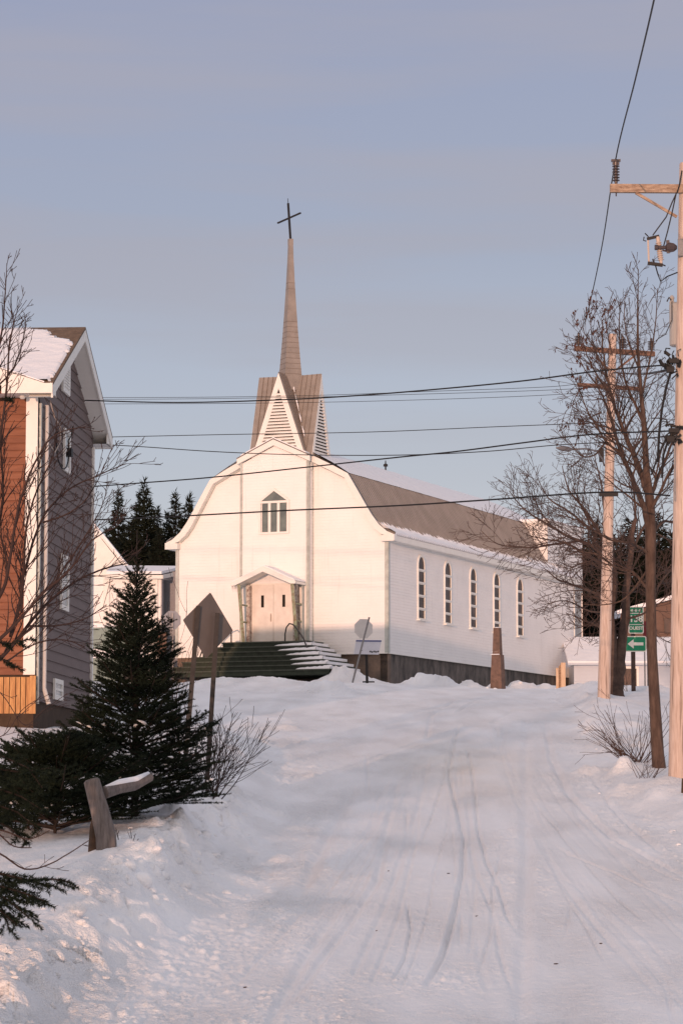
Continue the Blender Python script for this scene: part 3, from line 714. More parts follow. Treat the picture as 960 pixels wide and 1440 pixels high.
# ------------------------------------------------------------------ house at left
HX = W(55, 551, 52).x
HG = Vector((.0631, .998, 0)); HF = Vector((-.998, .0631, 0))
def HS(l, t, z): return Vector((HX, 52, 0))+HF*l+HG*t+ZZ*z     # l to the left, t backwards
def house():
    ho = thing('sided_house', 'two-storey house with cedar front, grey gable wall and snowy roof, at the left edge', 'house', HS(3, 3.3, 1.6))
    D = 6.64; TR = 3.32; SL = (9.42-7.72)/3.85
    rz = lambda t: 9.36-abs(t-TR)*SL
    lw = 9.0
    m = MB(); clap(m, lambda u, o, z: HS(u, -o, z), 2.43, 8.6, lambda z: (.2 if z < 7.6 else max(.2, (z-7.79+.30)/.33-.2), lw), step=.135, d=.034); m.build('front_wall', 'cedar', ho)
    # gable wall (right side), dutch-lap boards
    m = MB()
    def gl(z):
        if z <= rz(0)-.12: return (0, D)
        h = (9.36-.12-z)/SL; return (TR-max(h, .01), TR+max(h, .01))
    clap(m, lambda u, o, z: HS(-o, u, z), 1.95, 9.2, gl, step=.205, d=.026)
    m.build('gable_wall', 'mauve_siding', ho)
    m = MB(); m.poly(HS(0, D, 1.4), HS(lw, D, 1.4), HS(lw, D, 7.8), HS(0, D, 7.8)); m.poly(HS(lw, 0, 1.4), HS(lw, D, 1.4), HS(lw, D, 7.8), HS(lw, TR, 9.2), HS(lw, 0, 7.8)); m.build('rear_wall', 'mauve_siding', ho)
    m = MB(); m.slab([HS(.02, .06, .9), HS(.02, D-.05, .9), HS(.02, D-.05, 1.95), HS(.02, .06, 1.95)], HF*.2); m.build('foundation', 'darkwood', ho)
    # corner trims
    m = MB(); m.box(HS(.115, -.03, 5.02), HF*.11, HG*.022, ZZ*2.59); m.build('corner_board', 'white_trim', ho)
    m = MB(); m.box(HS(-.03, .07, 4.7), HF*.02, HG*.05, ZZ*2.8); m.build('corner_board', 'aged_trim', ho)
    m = MB(); m.box(HS(-.032, D-.07, 4.7), HF*.024, HG*.07, ZZ*2.8); m.build('corner_board', 'white_trim', ho)
    m = MB(); m.tube([HS(-.10, .33, 7.5), HS(-.10, .33, 2.2), HS(-.2, .3, 1.9)], .045, 8); m.build('downpipe', 'alu', ho)
    # skirt of upright boards
    rr = random.Random(4); m = MB(); l = .07
    while l < 3.2:
        w = rr.uniform(.085, .12); m.box(HS(l+w/2, -.08-rr.random()*.01, 2.05), HF*(w/2-.007), HG*.012, ZZ*.335); l += w
    m.box(HS(.03, -.11, 2.06), HF*.055, HG*.02, ZZ*.35)
    m.build('skirt_board', 'board', ho)
    m = MB(); m.box(HS(4.5, -.03, 1.45), HF*4.48, HG*.06, ZZ*.28); m.box(HS(4.5, -.02, 2.05), HF*4.46, HG*.02, ZZ*.37); m.build('base_board', 'darkwood', ho)
    # roof
    og = .35; t0 = -.53; t1 = D+.53
    Zr = lambda t: 9.50-abs(t-TR)*SL
    m = MB()
    m.slab([HS(-og, t0, Zr(t0)), HS(lw, t0, Zr(t0)), HS(lw, TR, Zr(TR)), HS(-og, TR, Zr(TR))], -ZZ*.05)
    m.slab([HS(-og, t1, Zr(t1)), HS(lw, t1, Zr(t1)), HS(lw, TR, Zr(TR)), HS(-og, TR, Zr(TR))], -ZZ*.05)
    rf = m.build('roof', 'shingle', ho)
    m = MB()
    for k in range(26):     # courses of shingle butts showing
        t = t0+.02+k*.145
        if t < TR-.05: m.slab([HS(-og-.012, t, Zr(t)+.0), HS(3, t, Zr(t)), HS(3, t+.15, Zr(t+.15)-.004), HS(-og-.012, t+.15, Zr(t+.15)-.004)], ZZ*.016)
    m.build('shingle_course', 'shingle', rf)
    # snow on the roof: sheet with bare patch at the ridge corner
    V = []; F = []; nl, ntt = 220, 110
    li = np.linspace(-og+.02, lw, nl); ti = np.linspace(t0+.02, TR-.02, ntt)
    Lg, Tg = np.meshgrid(li, ti, indexing='ij')
    edge = -og+.07+.10*vnoise(Tg*5, Lg*0+2)+.07*vnoise(Tg*17, Lg*0+2)
    up = (Tg-t0)/(TR-t0)
    bare = ((Lg-(-og)) < (1.2*np.clip((up-.70)/.3, 0, 1)**.8+.35*vnoise(Tg*3.2, Lg*1.5)+.22*vnoise(Tg*13, Lg*.8+7)))&(up > .66)
    hol = (fbm(Lg*1.4+3, Tg*7, 3) > .62)&(up > .35)&(up < .85)
    h = np.where((Lg < edge)|bare|hol, -.03, (.065+.02*fbm(Lg, Tg, 2))*(1-.9*sstep(.9,1,up)))
    P = np.array(HS(0,0,0)); hf = np.array(HF); hg = np.array(HG)
    V = P[None,None,:]+Lg[...,None]*hf+Tg[...,None]*hg; V[...,2] += (9.50-np.abs(Tg-TR)*SL)+h
    i = (np.arange(nl-1)[:,None]*ntt+np.arange(ntt-1)[None,:]).ravel()
    np_mesh('snow', V.reshape(-1,3), np.stack([i,i+1,i+1+ntt,i+ntt],-1), 'snow_roof', rf, smooth=True)
    # rake boards, soffits and fascia
    m = MB()
    for ta, tb in ((t0, TR), (TR, t1)):
        m.slab([HS(-og, ta, Zr(ta)-.052), HS(-og, tb, Zr(tb)-.052), HS(-og, tb, Zr(tb)-.28), HS(-og, ta, Zr(ta)-.28)], HF*.03)
        m.poly(HS(-og+.03, ta, Zr(ta)-.26), HS(-og+.03, tb, Zr(tb)-.26), HS(.1, tb, Zr(tb)-.26), HS(.1, ta, Zr(ta)-.26))
    m.build('rake_board', 'white_trim', ho)
    m = MB(); m.poly(HS(-og, t0, 7.60), HS(lw, t0, 7.60), HS(lw, 0, 7.60), HS(-og, 0, 7.60)); m.build('soffit', 'alu', ho); m = MB(); m.poly(HS(-og, t1, 7.58), HS(.6, t1, 7.58), HS(.6, D-.05, 7.58), HS(-og, D-.05, 7.58)); m.build('soffit', 'alu', ho); m = MB()
    m.slab([HS(-og+.031, t1, 7.58), HS(-og+.031, D-.05, 7.58), HS(-og+.031, D-.05, 8.0), HS(-og+.031, t1, 7.8)], HF*.02)
    m.build('soffit_end', 'white_trim', ho); m = MB()
    m.slab([HS(-og+.031, t0, 7.60), HS(-og+.031, 0.02, 7.60), HS(-og+.031, 0.02, 8.0), HS(-og+.031, t0, 7.8)], HF*.02); m.build('soffit_end', 'white_trim', ho)
    # front fascia, rising at the left into the rake of the cross gable
    m = MB(); sl = .33
    top = lambda l: 7.79 if l < -.2 else 7.79+(l+.2)*sl
    xs = [-og, -.2, .6, 1.4, 3.0]
    for a, b in zip(xs[:-1], xs[1:]):
        bot = lambda l: 7.61 if l < .36 else 7.61
        m.slab([HS(a, t0-.002, top(a)), HS(b, t0-.002, top(b)), HS(b, t0-.002, 7.605 if a < .3 else top(b)-.30), HS(a, t0-.002, 7.605 if a <= .0 else (7.605 if a < .3 else top(a)-.30))], -HG*.03)
    m.slab([HS(-og, t0-.002, 7.61), HS(.42, t0-.002, 7.61), HS(.42, t0-.002, 7.9), HS(-.2, t0-.002, 7.78), HS(-og, t0-.002, 7.78)], -HG*.028)
    m.build('fascia', 'white_trim', ho)
    m = MB(); m.slab([HS(-.2, t0-.06, 7.80), HS(3.0, t0-.06, 7.80+3.2*sl), HS(3.0, 1.9, 7.80+3.2*sl), HS(1.2, 1.9, 8.26)], ZZ*.02)
    m.build('cross_gable_snow', 'snow_roof', ho)
    # attic vent
    def gwin(name, t, z, hw, hh, pane='pane_pale', slats=0):
        m = MB()
        for s in (-1, 1): m.box(HS(-.045, t+s*(hw-.05), z), HG*.05, HF*.022, ZZ*hh)
        for s in (-1, 1): m.box(HS(-.046, t, z+s*(hh-.045)), HG*(hw-.1), HF*.02, ZZ*.045)
        if slats == 0: m.box(HS(-.046, t, z), HG*(hw-.1), HF*.018, ZZ*.025)
        f = m.build(name, 'white_trim', ho)
        m = MB(); m.box(HS(-.034, t, z), HG*(hw-.06), HF*.006, ZZ*(hh-.05)); m.build('pane', pane, f)
        if slats:
            m = MB()
            for k in range(slats): m.box(HS(-.05, t, z-hh+.1+(2*hh-.2)*(k+.5)/slats), HG*(hw-.09), HF*.02+ZZ*-.015, ZZ*.012)
            m.build('slat', 'white_trim', f)
    gwin('attic_vent', 2.85, W(97, 533, 54.9).z, .42, .30, 'louver_dark', 7)
    gwin('window', 3.05, W(101, 634, 55).z, .36, .42)
    gwin('window', 2.95, W(98, 820, 55).z, .44, .54)
    gwin('basement_window', 2.3, W(89, 970, 54.3).z, .5, .2)
    # service cable loop and a security lamp under the eave
    m = MB(); q = [(-.10, 1.2+1.0+.75*math.cos(t), 6.95+.42*math.sin(t)) for t in [2.6+.35*k for k in range(13)]]
    m.tube([HS(*p) for p in q], .014, 6); m.tube([HS(*q[-1]), HS(-.10,3.2,7.3), HS(-.12,3.3,7.5)], .014, 6); m.box(HS(-.09, 3.05, 6.95), HG*.1, HF*.06, ZZ*.08); m.build('cable_loop', 'wire', ho)
    m = MB(); m.tube([HS(-.2, .1, 7.55), HS(-.22, .5, 7.3), HS(-.24, 1.0, 7.2), HS(-.2, 1.3, 6.95), HS(-.15, 1.0, 6.7), HS(-.12, .5, 6.8)], .014, 5); m.build('conduit', 'ceramic_pale', ho)
    m = MB(); m.lathe(HS(.25, t0+.22, 7.6), -ZZ, [(0,.05),(.04,.06),(.07,.035)], 10); m.lathe(HS(.72, t0+.22, 7.6), -ZZ, [(0,.03),(.03,.04),(.05,.02)], 10); m.build('soffit_lamp', 'alu', ho)
house()
# ------------------------------------------------------------------ buildings behind
def back_left():
    # gabled annex standing left behind the church: lit front with pilasters, snowy roof
    Y = 126.0; P = lambda px, py, d=0: (lambda w: Vector((w.x, Y+d, w.z)))(W(px, py, Y))
    an = thing('church_annex', 'low cream annex with snowy roof between the left house and the church', 'building', P(190, 960))
    zb = 4.6
    def gp(px, d=0): p = P(px, 900, d); return Vector((p.x, p.y, zb))
    def wall(px0, px1, py, d, name, m_, d1=None):
        m = MB(); zt = P(px0, py).z; a = gp(px0, d); b = gp(px1, d if d1 is None else d1); n = Vector((b.y-a.y, -(b.x-a.x), 0)).normalized()
        clap(m, lambda u, o, z: a.lerp(b, u)+n*o+ZZ*(z-zb), zb, zt, lambda z: (0, 1), step=.14)
        return m.build(name, m_, an)
    wall(120, 226, 812, 0, 'front_wall', 'white_siding')
    wall(226, 262, 800, 1.6, 'recessed_wall', 'shade_grey', 1.0)  # pale wall, its shade put into the colour
    m = MB(); a = gp(226, 0); b = gp(226, 1.7); m.slab([a, b, b+ZZ*(P(226,812).z-zb), a+ZZ*(P(226,812).z-zb)], Vector((.05,0,0))); m.build('return_wall', 'shade_grey', an)  # same painted-in shade as the recessed wall
    m = MB()
    for px in (150, 218): p = P(px, 812, -.05); m.box((p.x, p.y, (zb+p.z)/2), (.14,0,0), (0,.04,0), (0,0,(p.z-zb)/2))
    m.box((P(188,811).x, Y-.06, P(188,811).z-.02), (1.35,0,0), (0,.05,0), (0,0,.09)); m.build('pilaster', 'white_trim', an)
    m = MB(); a = P(150, 808, -.35); b = P(228, 808, -.35); c = P(252, 791, 3.2); d = P(150, 790, 3.2); m.slab([a, b, c, d], ZZ*.12); m.build('roof_snow', 'snow_roof', an)
    m = MB(); a = P(147, 812, -.3); b = P(229, 812, -.3); m.bar(a, b, .1, .16); m.bar(b, P(253, 797, 3.1), .08, .16); m.build('fascia', 'white_trim', an)
    m = MB(); a = P(228, 905, -.2); m.box(a, (.22,0,0), (0,.1,0), (0,0,.5)); m.build('door', 'tan_siding', an)
    # steep gabled house in front of it
    Y2 = 131.0; Q = lambda px, py, d=0: (lambda w: Vector((w.x, Y2+d, w.z)))(W(px, py, Y2))
    g = thing('gabled_cottage', 'pale steep-gabled cottage rising behind the annex, half hidden by the left house', 'house', Q(120, 960))
    m = MB(); m.slab([Q(60, 812), Q(60, 960), Q(152, 960), Q(152, 812), Q(120, 775)], Vector((0,4,0))); m.build('wall', 'white_siding', g)
    m = MB(); ap0 = Q(122, 727, -.3); 
    m.slab([ap0, Q(183, 803, -.3), Q(183, 803, 5), Q(122, 727, 5)], ZZ*-.12); m.slab([ap0, Q(55, 803, -.3), Q(55, 803, 5), Q(122, 727, 5)], ZZ*-.12)
    m.slab([ap0-ZZ*.13, Q(180, 801, -.29)-ZZ*.13, Q(152, 830, -.29), Q(60, 830, -.29), Q(60, 801, -.29)], Vector((0,.2,0)))
    m.build('roof', 'white_trim', g)
    m = MB(); m.slab([ap0+ZZ*.01, Q(182, 802, -.28)+ZZ*.01, Q(182, 802, 5)+ZZ*.01, Q(122, 727, 5)+ZZ*.01], ZZ*.16); m.build('roof_snow', 'snow_roof', g)
    m = MB(); p = Q(146, 845, -.04); m.box(p, (.09,0,0), (0,.03,0), (0,0,.95)); m.build('corner_board', 'ceramic_pale', g)
    # greenish porch awning with snow under it
    Y3 = 112.; T = lambda px, py, d=0: (lambda w: Vector((w.x, Y3+d, w.z)))(W(px, py, Y3))
    pv = thing('snowed_in_van', 'grey-green van under snow, mostly hidden behind the spruce', 'van', T(150, 955))
    m = MB(); prof = [(-1.6,5.0),(-1.6,6.1),(-1.45,6.2),(-1.0,7.05),(-.8,7.12),(.7,7.12),(.95,7.0),(1.35,6.25),(1.5,6.1),(1.5,5.0)]
    cx = T(150, 900).x
    m.slab([(cx+u, Y3, z) for u, z in prof], (0,1.7,0)); m.build('body', 'teal', pv)
    m = MB(); m.slab([(cx+u, Y3-.01, z) for u, z in [(-1.0,6.3),(-.78,6.95),(.65,6.95),(.98,6.3)]], (0,.005,0)); m.build('window', 'teal', pv)
    m = MB(); m.slab([(cx+u, Y3-.03, z) for u, z in [(-1.58,6.12),(-1.0,6.25),(1.2,6.28),(1.5,6.12),(1.5,5.9),(-1.6,5.9)]], (0,-.12,0)); m.slab([(cx+u, Y3-.02, z) for u, z in [(-.95,7.12),(-.6,7.24),(.5,7.24),(.85,7.12)]], (0,1.7,0)); m.build('snow', 'snow_roof', pv)
    m = MB()
    for u in (-1.0, 1.0): m.lathe((cx+u, Y3-.06, 5.25), (0,1,0), [(0,.33),(.2,.33)], 20)
    m.build('wheel', 'iron', pv)
back_left()
def back_right():
    Y = 128.0; P = lambda px, py, d=0: (lambda w: Vector((w.x, Y+d, w.z)))(W(px, py, Y))
    zb = 4.4
    g = thing('low_white_garage', 'long low white garage with deep snow on its roof beyond the road, behind the trees', 'garage', P(880, 985))
    x0 = P(806, 900).x; x1 = P(1010, 900).x; ze = P(820, 934).z
    m = MB(); clap(m, lambda u, o, z: Vector((u, Y-o, z)), zb, ze, lambda z: (x0, x1), step=.16)
    m.poly((x0, Y, zb), (x0, Y+6, zb), (x0, Y+6, ze), (x0, Y, ze)); m.build('wall', 'shade_blue_siding', g)  # shade on this white wall is painted into the siding
    m = MB(); m.slab([(x0-.3, Y-.35, ze-.02), (x1, Y-.35, ze-.02), (x1, Y+3.2, P(820, 897, 3.2).z+.1), (x0-.3, Y+3.2, P(820, 897, 3.2).z+.1)], ZZ*.14); m.build('roof_snow', 'snow_roof', g)
    m = MB(); m.bar((x0-.3, Y-.36, ze+.0), (x1, Y-.36, ze+.0), .05, .10); m.build('fascia', 'shade_blue_siding', g)
    p = P(884, 953, -.03); m = MB()
    for s in (-1, 1): m.box((p.x+s*.38, p.y, p.z), (.05,0,0), (0,.03,0), (0,0,.5)); m.box((p.x, p.y, p.z+s*.46), (.42,0,0), (0,.025,0), (0,0,.05))
    w = m.build('window', 'white_trim', g); m = MB(); m.box((p.x, p.y+.01, p.z), (.33,0,0), (0,.01,0), (0,0,.42)); m.build('pane', 'dark_window', w)
    # brown house beyond
    Y2 = 150.; Q = lambda px, py, d=0: (lambda w: Vector((w.x, Y2+d, w.z)))(W(px, py, Y2))
    h = thing('brown_house', 'tan-brown house with snowy low gable roof far behind the route sign', 'house', Q(930, 960))
    m = MB(); clapz = Q(930, 862).z; clap(m, lambda u, o, z: Vector((u, Y2-o, z)), zb, clapz, lambda z: (Q(872, 900).x, Q(1040, 900).x), step=.25); m.build('wall', 'tan_siding', h)
    m = MB(); a = Q(866, 862, -.4); b = Q(960, 836, -.4); c = Q(1060, 868, -.4); m.slab([a, b, b+Vector((0,8,0)), a+Vector((0,8,0))], ZZ*.12); m.slab([b, c, c+Vector((0,8,0)), b+Vector((0,8,0))], ZZ*.12)
    m.slab([a, b, b-ZZ*.1, a+ZZ*-.1], Vector((0,-.06,0))); m.build('roof_snow', 'snow_roof', h)
    m = MB(); m.slab([Q(876, 862), Q(960, 838), Q(1040, 862)], Vector((0,.1,0))); m.build('gable', 'tan_siding', h)
    m = MB(); p = Q(946, 880, -.06); m.box(p, (.5,0,0), (0,.03,0), (0,0,.4)); m.build('window', 'dark_window', h)
back_right()
# ------------------------------------------------------------------ signs and small things
def text_mesh(mb, txt, size, org, ux, uz, off, bold=.0):
    cu = bpy.data.curves.new('t', 'FONT'); cu.body = txt; cu.size = size; cu.align_x = 'CENTER'; cu.align_y = 'CENTER'; cu.offset = bold
    ob = bpy.data.objects.new('t', cu); COL.objects.link(ob); dg = bpy.context.evaluated_depsgraph_get()
    me = bpy.data.meshes.new_from_object(ob.evaluated_get(dg)); bpy.data.objects.remove(ob); bpy.data.curves.remove(cu)
    ux = Vector(ux); uz = Vector(uz); org = Vector(org)+Vector(off)
    mb.add([org+ux*v.co.x+uz*v.co.y for v in me.vertices], [tuple(p.vertices) for p in me.polygons]); bpy.data.meshes.remove(me)
def signs():
    # big diamond sign seen from behind on two posts
    Y = 40.0
    P = lambda px, py, d=0: (lambda w: Vector((w.x, Y+d, w.z)))(W(px, py, Y+d))
    base = P(287, 1118); base.z = G(base.x, base.y)
    s = thing('diamond_sign', 'dark grey back of a diamond road sign on two slanting posts by the shrub', 'road sign', base)
    # plate turned from the lens, corners from the photo with a depth of its own
    tp = P(295, 834); lf = P(259, 871, -.28); bt = P(289, 927); rt = P(329, 886, .28)
    c = (tp+lf+bt+rt)/4; u = ((rt-lf)/2); v = ((tp-bt)/2); n = u.cross(v).normalized()
    ring = []
    corners = [v, u, -v, -u]
    for i in range(4):
        a = corners[i-1]; b = corners[i]; d = corners[(i+1) % 4]
        for t in (.12, .06, .02): ring.append(c+b.lerp(a, t))
        for t in (.02, .06, .12): ring.append(c+b.lerp(d, t))
    m = MB(); m.slab(ring, -n*.012 if n.y < 0 else n*.012); m.build('plate', 'sign_back', s)
    m = MB(); m.bar(P(306, 862, -.03), P(289, 1125, -.10)-ZZ*.1, .065, .05); m.build('post', 'sign_post', s)
    q = P(268, 955, -.15); m = MB(); m.bar(P(279, 852, -.16), P(258, 1105, -.16), .065, .05); m.build('post', 'sign_post', s)
    # octagonal sign backs
    def octa(name, label, px, py, rad, Y, m_, pt, pb, plab, dep):
        w = W(px, py, Y); bs = W(pb[0], pb[1], Y-dep)
        s = thing(name, label, 'stop sign', (bs.x, bs.y, G(bs.x, bs.y)), 'backs of stop signs at the hilltop junction')
        ux = Vector((.94, .34, 0)); m = MB(); m.slab([w+ux*(rad*math.cos(R(22.5+45*k)))+ZZ*(rad*math.sin(R(22.5+45*k))) for k in range(8)], (0,.006,0)); m.build('plate', m_, s)
        t = W(pt[0], pt[1], Y-dep); bs.z = min(bs.z, G(bs.x, bs.y))-.15
        m = MB(); m.bar(t, bs, .065, .05); m.build('post', 'galv', s)
        return s
    octa('stop_sign', 'pale octagonal sign back on a leaning grey post right of the church steps', 511, 884, .385, 104, 'alu', (519, 868), (494, 958), '', .35)
    octa('stop_sign', 'shade-tinted octagonal sign back on a thin post at the left corner of the church', 242, 872, .36, 102, 'shade_grey', (243, 862), (243, 950), '', .06)  # plate colour includes the shade lying on the aluminium
    # information panel
    Y = 104.5; w = W(516, 910, Y)
    bs = Vector((W(515, 950, Y).x, Y, 0)); bs.z = G(bs.x, bs.y)
    s = thing('information_panel', 'slanted pale information panel on a black pedestal before the church corner', 'panel', bs)
    ux = Vector((.985,.17,0))*.52; uz = Vector((.10,.18,.27))
    m = MB(); m.slab([w-ux+uz, w+ux*.86+uz, w+ux*1.05-uz*1.05, w-ux*.78-uz], (0,.03,0)); m.build('board', 'panel_pale', s)
    off = Vector((0,-.012,0)); m = MB(); m.slab([w-ux+uz+off, w+ux*.86+uz+off, w+ux*.89+uz*.78+off, w-ux*.97+uz*.78+off], (0,.006,0)); m.build('header', 'panel_blue', s)
    m = MB(); rr = random.Random(8)
    for k in range(5):
        p = w+ux*(.30+.14*k)-uz*(.70+.1*rr.random())+off; m.slab([p, p+ux*.10, p+ux*.11+uz*.2, p+uz*.22], (0,.004,0))
    p = w-ux*.42-uz*.55+off; m.slab([p, p+ux*.16, p+ux*.15+uz*.1, p+uz*.1], (0,.004,0)); m.build('picture', 'iron', s)
    m = MB(); m.bar(w-uz*.3+Vector((0,.06,0)), (w.x, w.y+.06, bs.z-.1), .10, .08); m.box((w.x+.05, w.y+.05, bs.z+.05), (.22,0,0), (0,.12,0), (0,0,.02)); m.build('pedestal', 'iron', s)
    # stone obelisk marker at the road side
    Y = 106.; T = lambda px, py, dd=0: W(px, py, Y)
    bs = W(700, 968, Y); bs.z = G(bs.x, Y)
    s = thing('stone_marker', 'reddish-brown two-tiered stone marker with snow on its ledge against the church side', 'monument', bs)
    def frust(cx, z0, z1, w0, w1, ang=.5):
        m = MB(); vs = []
        for z, w_ in ((z0, w0), (z1, w1)):
            for k in range(4):
                t = ang+math.pi/4+k*math.pi/2; vs.append((cx+w_*math.cos(t)*.707, Y+w_*math.sin(t)*.707, z))
        m.add(vs, [(0,1,2,3),(4,5,6,7)]+[(k, (k+1) % 4, 4+(k+1) % 4, 4+k) for k in range(4)]); return m
    z1 = W(700, 921, Y).z; z2 = W(699, 883, Y).z; cx = W(699.5, 940, Y).x
    frust(cx, bs.z-.8, z1, .52, .36, -.4).build('base', 'redstone', s)
    frust(cx-.01, z1-.01, z2, .30, .235, -.4).build('shaft', 'redstone', s)
    m = frust(cx-.05, z1-.0, z1+.03, .36, .31, -.4); q = frust(cx-.07, z1+.11, z1+.16, .25, .16, -.4); m.add(q.v, q.f); q = frust(cx, z2, z2+.03, .2, .12, -.4); m.add(q.v, q.f); m.build('snow', 'snow_roof', s)
    # notched fresh-timber post
    Y = 107.; bs = W(787, 976, Y); cx = bs.x; zt = W(787, 932, Y).z; zb = G(cx, Y)-.3
    s = thing('notched_timber_post', 'pale fresh timber post of two planks with a shaded gap, right of the stone marker', 'post', (cx, Y, zb+.3))
    m = MB(); m.box((cx+.115, Y, (zt+zb)/2), (.085,0,0), (0,.1,0), (0,0,(zt-zb)/2)); m.build('plank', 'newwood', s)
    m = MB(); m.box((cx-.105, Y+.02, (zt+zb)/2-.1), (.045,0,0), (0,.09,0), (0,0,(zt-zb)/2-.1)); m.build('plank', 'newwood', s)
    m = MB(); m.slab([(cx-.06, Y+.06, zb), (cx+.03, Y+.06, zb), (cx+.03, Y+.06, zt-.05), (cx-.04, Y+.06, zt-.14)], (0,.03,0)); m.build('back_board', 'arm_wood', s)
    # route sign
    Y = 84.; P = lambda px, py, d=0: (lambda w: Vector((w.x, Y+d, w.z)))(W(px, py, Y))
    base = P(887, 966); base.z = G(base.x, Y)
    s = thing('route_sign', 'green route 138 sign above a white left arrow on green, on a brown wooden post', 'road sign', base)
    def plate(px0, px1, py0, py1, name, lab=None, rc=.05):
        a = P(px0, py1); b = P(px1, py0); c = (a+b)/2; hw = (b.x-a.x)/2; hh = (b.z-a.z)/2
        def rr_(hw, hh, r, d):
            pts = []
            for (sx, sz, t0) in ((1,1,0),(-1,1,90),(-1,-1,180),(1,-1,270)):
                for k in range(4):
                    t = R(t0+30*k); pts.append((c.x+sx*(hw-r)+r*math.cos(t), Y+d, c.z+sz*(hh-r)+r*math.sin(t)))
            return pts
        m = MB(); m.slab(rr_(hw, hh, rc, 0), (0,.012,0)); pl = m.build(name, 'sign_white', s, label=lab)
        m = MB(); m.slab(rr_(hw-.028, hh-.028, rc*.7, -.004), (0,.003,0)); m.build('green_field', 'sign_green', pl)
        return pl, c, hw, hh
    pl, c, hw, hh = plate(883, 904, 853, 891, 'route_plate')
    m = MB(); X = (1,0,0); Z3 = (0,0,1); of = (0,-.009,0)
    for k in (-1, 0, 1):     # three lily emblems
        q = c+Vector((k*.115, 0, hh-.115))
        for pts in ([(0,.05),(.018,.015),(.012,-.03),(-.012,-.03),(-.018,.015)], [(.02,0),(.042,.022),(.04,-.01),(.022,-.02)], [(-.02,0),(-.042,.022),(-.04,-.01),(-.022,-.02)], [(-.03,-.033),(.03,-.033),(.03,-.045),(-.03,-.045)]):
            m.slab([(q.x+u, Y-.009, q.z+v) for u, v in pts], (0,.003,0))
    m.slab([(c.x-hw+.03, Y-.009, c.z+hh-.19), (c.x+hw-.03, Y-.009, c.z+hh-.19), (c.x+hw-.03, Y-.009, c.z+hh-.215), (c.x-hw+.03, Y-.009, c.z+hh-.215)], (0,.003,0))
    text_mesh(m, '138', .27, c+Vector((0,0,.03)), X, Z3, of, .008)
    m.slab([(c.x-hw+.03, Y-.009, c.z-.125), (c.x+hw-.03, Y-.009, c.z-.125), (c.x+hw-.03, Y-.009, c.z-.145), (c.x-hw+.03, Y-.009, c.z-.145)], (0,.003,0))
    text_mesh(m, 'OUEST', .135, c+Vector((0,0,-.245)), X, Z3, of, .004)
    m.build('lettering', 'sign_white', pl)
    pl, c, hw, hh = plate(878, 908, 894.5, 916.5, 'arrow_plate')
    m = MB(); m.slab([(c.x+u, Y-.009, c.z+v) for u, v in [(-.24,.0),(-.06,.14),(-.06,.045),(.23,.045),(.23,-.045),(-.06,-.045),(-.06,-.14)]], (0,.003,0)); m.build('arrow', 'sign_white', pl)
    m = MB(); x = c.x-.07; m.bar((x, Y+.07, c.z+.9), (x, Y+.07, base.z-.3), .12, .12, up=(0,1,0)); m.build('post', 'bark_far', s)
    # slim sign posts with a red-edged plate next to it
    s = thing('slim_sign_posts', 'three thin dark posts with a dark red plate, right of the route sign', 'sign posts', (P(908,966).x, Y+1.5, G(P(908,966).x, Y+1.5)))
    for px in (905.5, 909.5, 913.5):
        p = W(px, 900, Y+1.5); g = G(p.x, p.y); MB().bar((p.x, p.y, g-.2), (p.x, p.y, W(px, 880, Y+1.5).z), .035, .035, up=(0,1,0)).build('post', 'galv', s)
    p = W(909, 893, Y+1.45); MB().box(p, (.12,0,0), (0,.008,0), (0,0,.42)).build('plate', 'sign_red', s)
    # leaning fence post with snowy rail
    Y = 30.; P = lambda px, py, d=0: W(px, py, Y+d)
    b1 = P(149, 1180); b1.z = G(b1.x, b1.y)
    s = thing('fence_post', 'weathered leaning wooden fence post with a short brace in front of the spruce', 'fence post', b1)
    m = MB(); t = P(129, 1098); m.tube([P(151, 1186)-ZZ*.25, P(149,1176), P(140, 1138), t, t+(t-P(140,1138)).normalized()*.02], [.115,.112,.10,.088,.06], 9); m.build('post', 'stake_wood', s, smooth=False)
    m = MB(); m.tube([P(133, 1190, .06)-ZZ*.1, P(135, 1163, .08), P(138, 1145, .12)], [.07,.065,.05], 7); m.build('brace', 'darkwood', s)
    r0 = P(146, 1115, .05); r1 = P(168, 1108, .3); r2 = P(190, 1104, .55); r3 = P(211, 1093, .8)
    m = MB(); m.tube([r0, r1, r2, r3], [.07,.062,.06,.05], 8); ra = m.build('rail', 'stake_wood', None, loc=r0-ZZ*0)
    tag(ra, 'short grey rail with a strip of snow, jutting from the leaning fence post', 'rail')
    m = MB(); pts = [p+ZZ*.052 for p in (r0.lerp(r1, .1), r1, r2, r3.lerp(r2, .1))]; m.tube(pts, [.02,.042,.042,.02], 8); m.build('snow', 'snow_roof', ra, smooth=True)
    # stub at the right edge
    p = W(959, 1128, 43); p.z = G(p.x, p.y); m = MB(); m.bar(p-ZZ*.1, p+Vector((.02,0,.22)), .05, .05); o = m.build('short_stake', 'darkwood', None, loc=p)
    tag(o, 'short dark stake poking out of the snow at the foot of the big pole', 'stake')
signs()
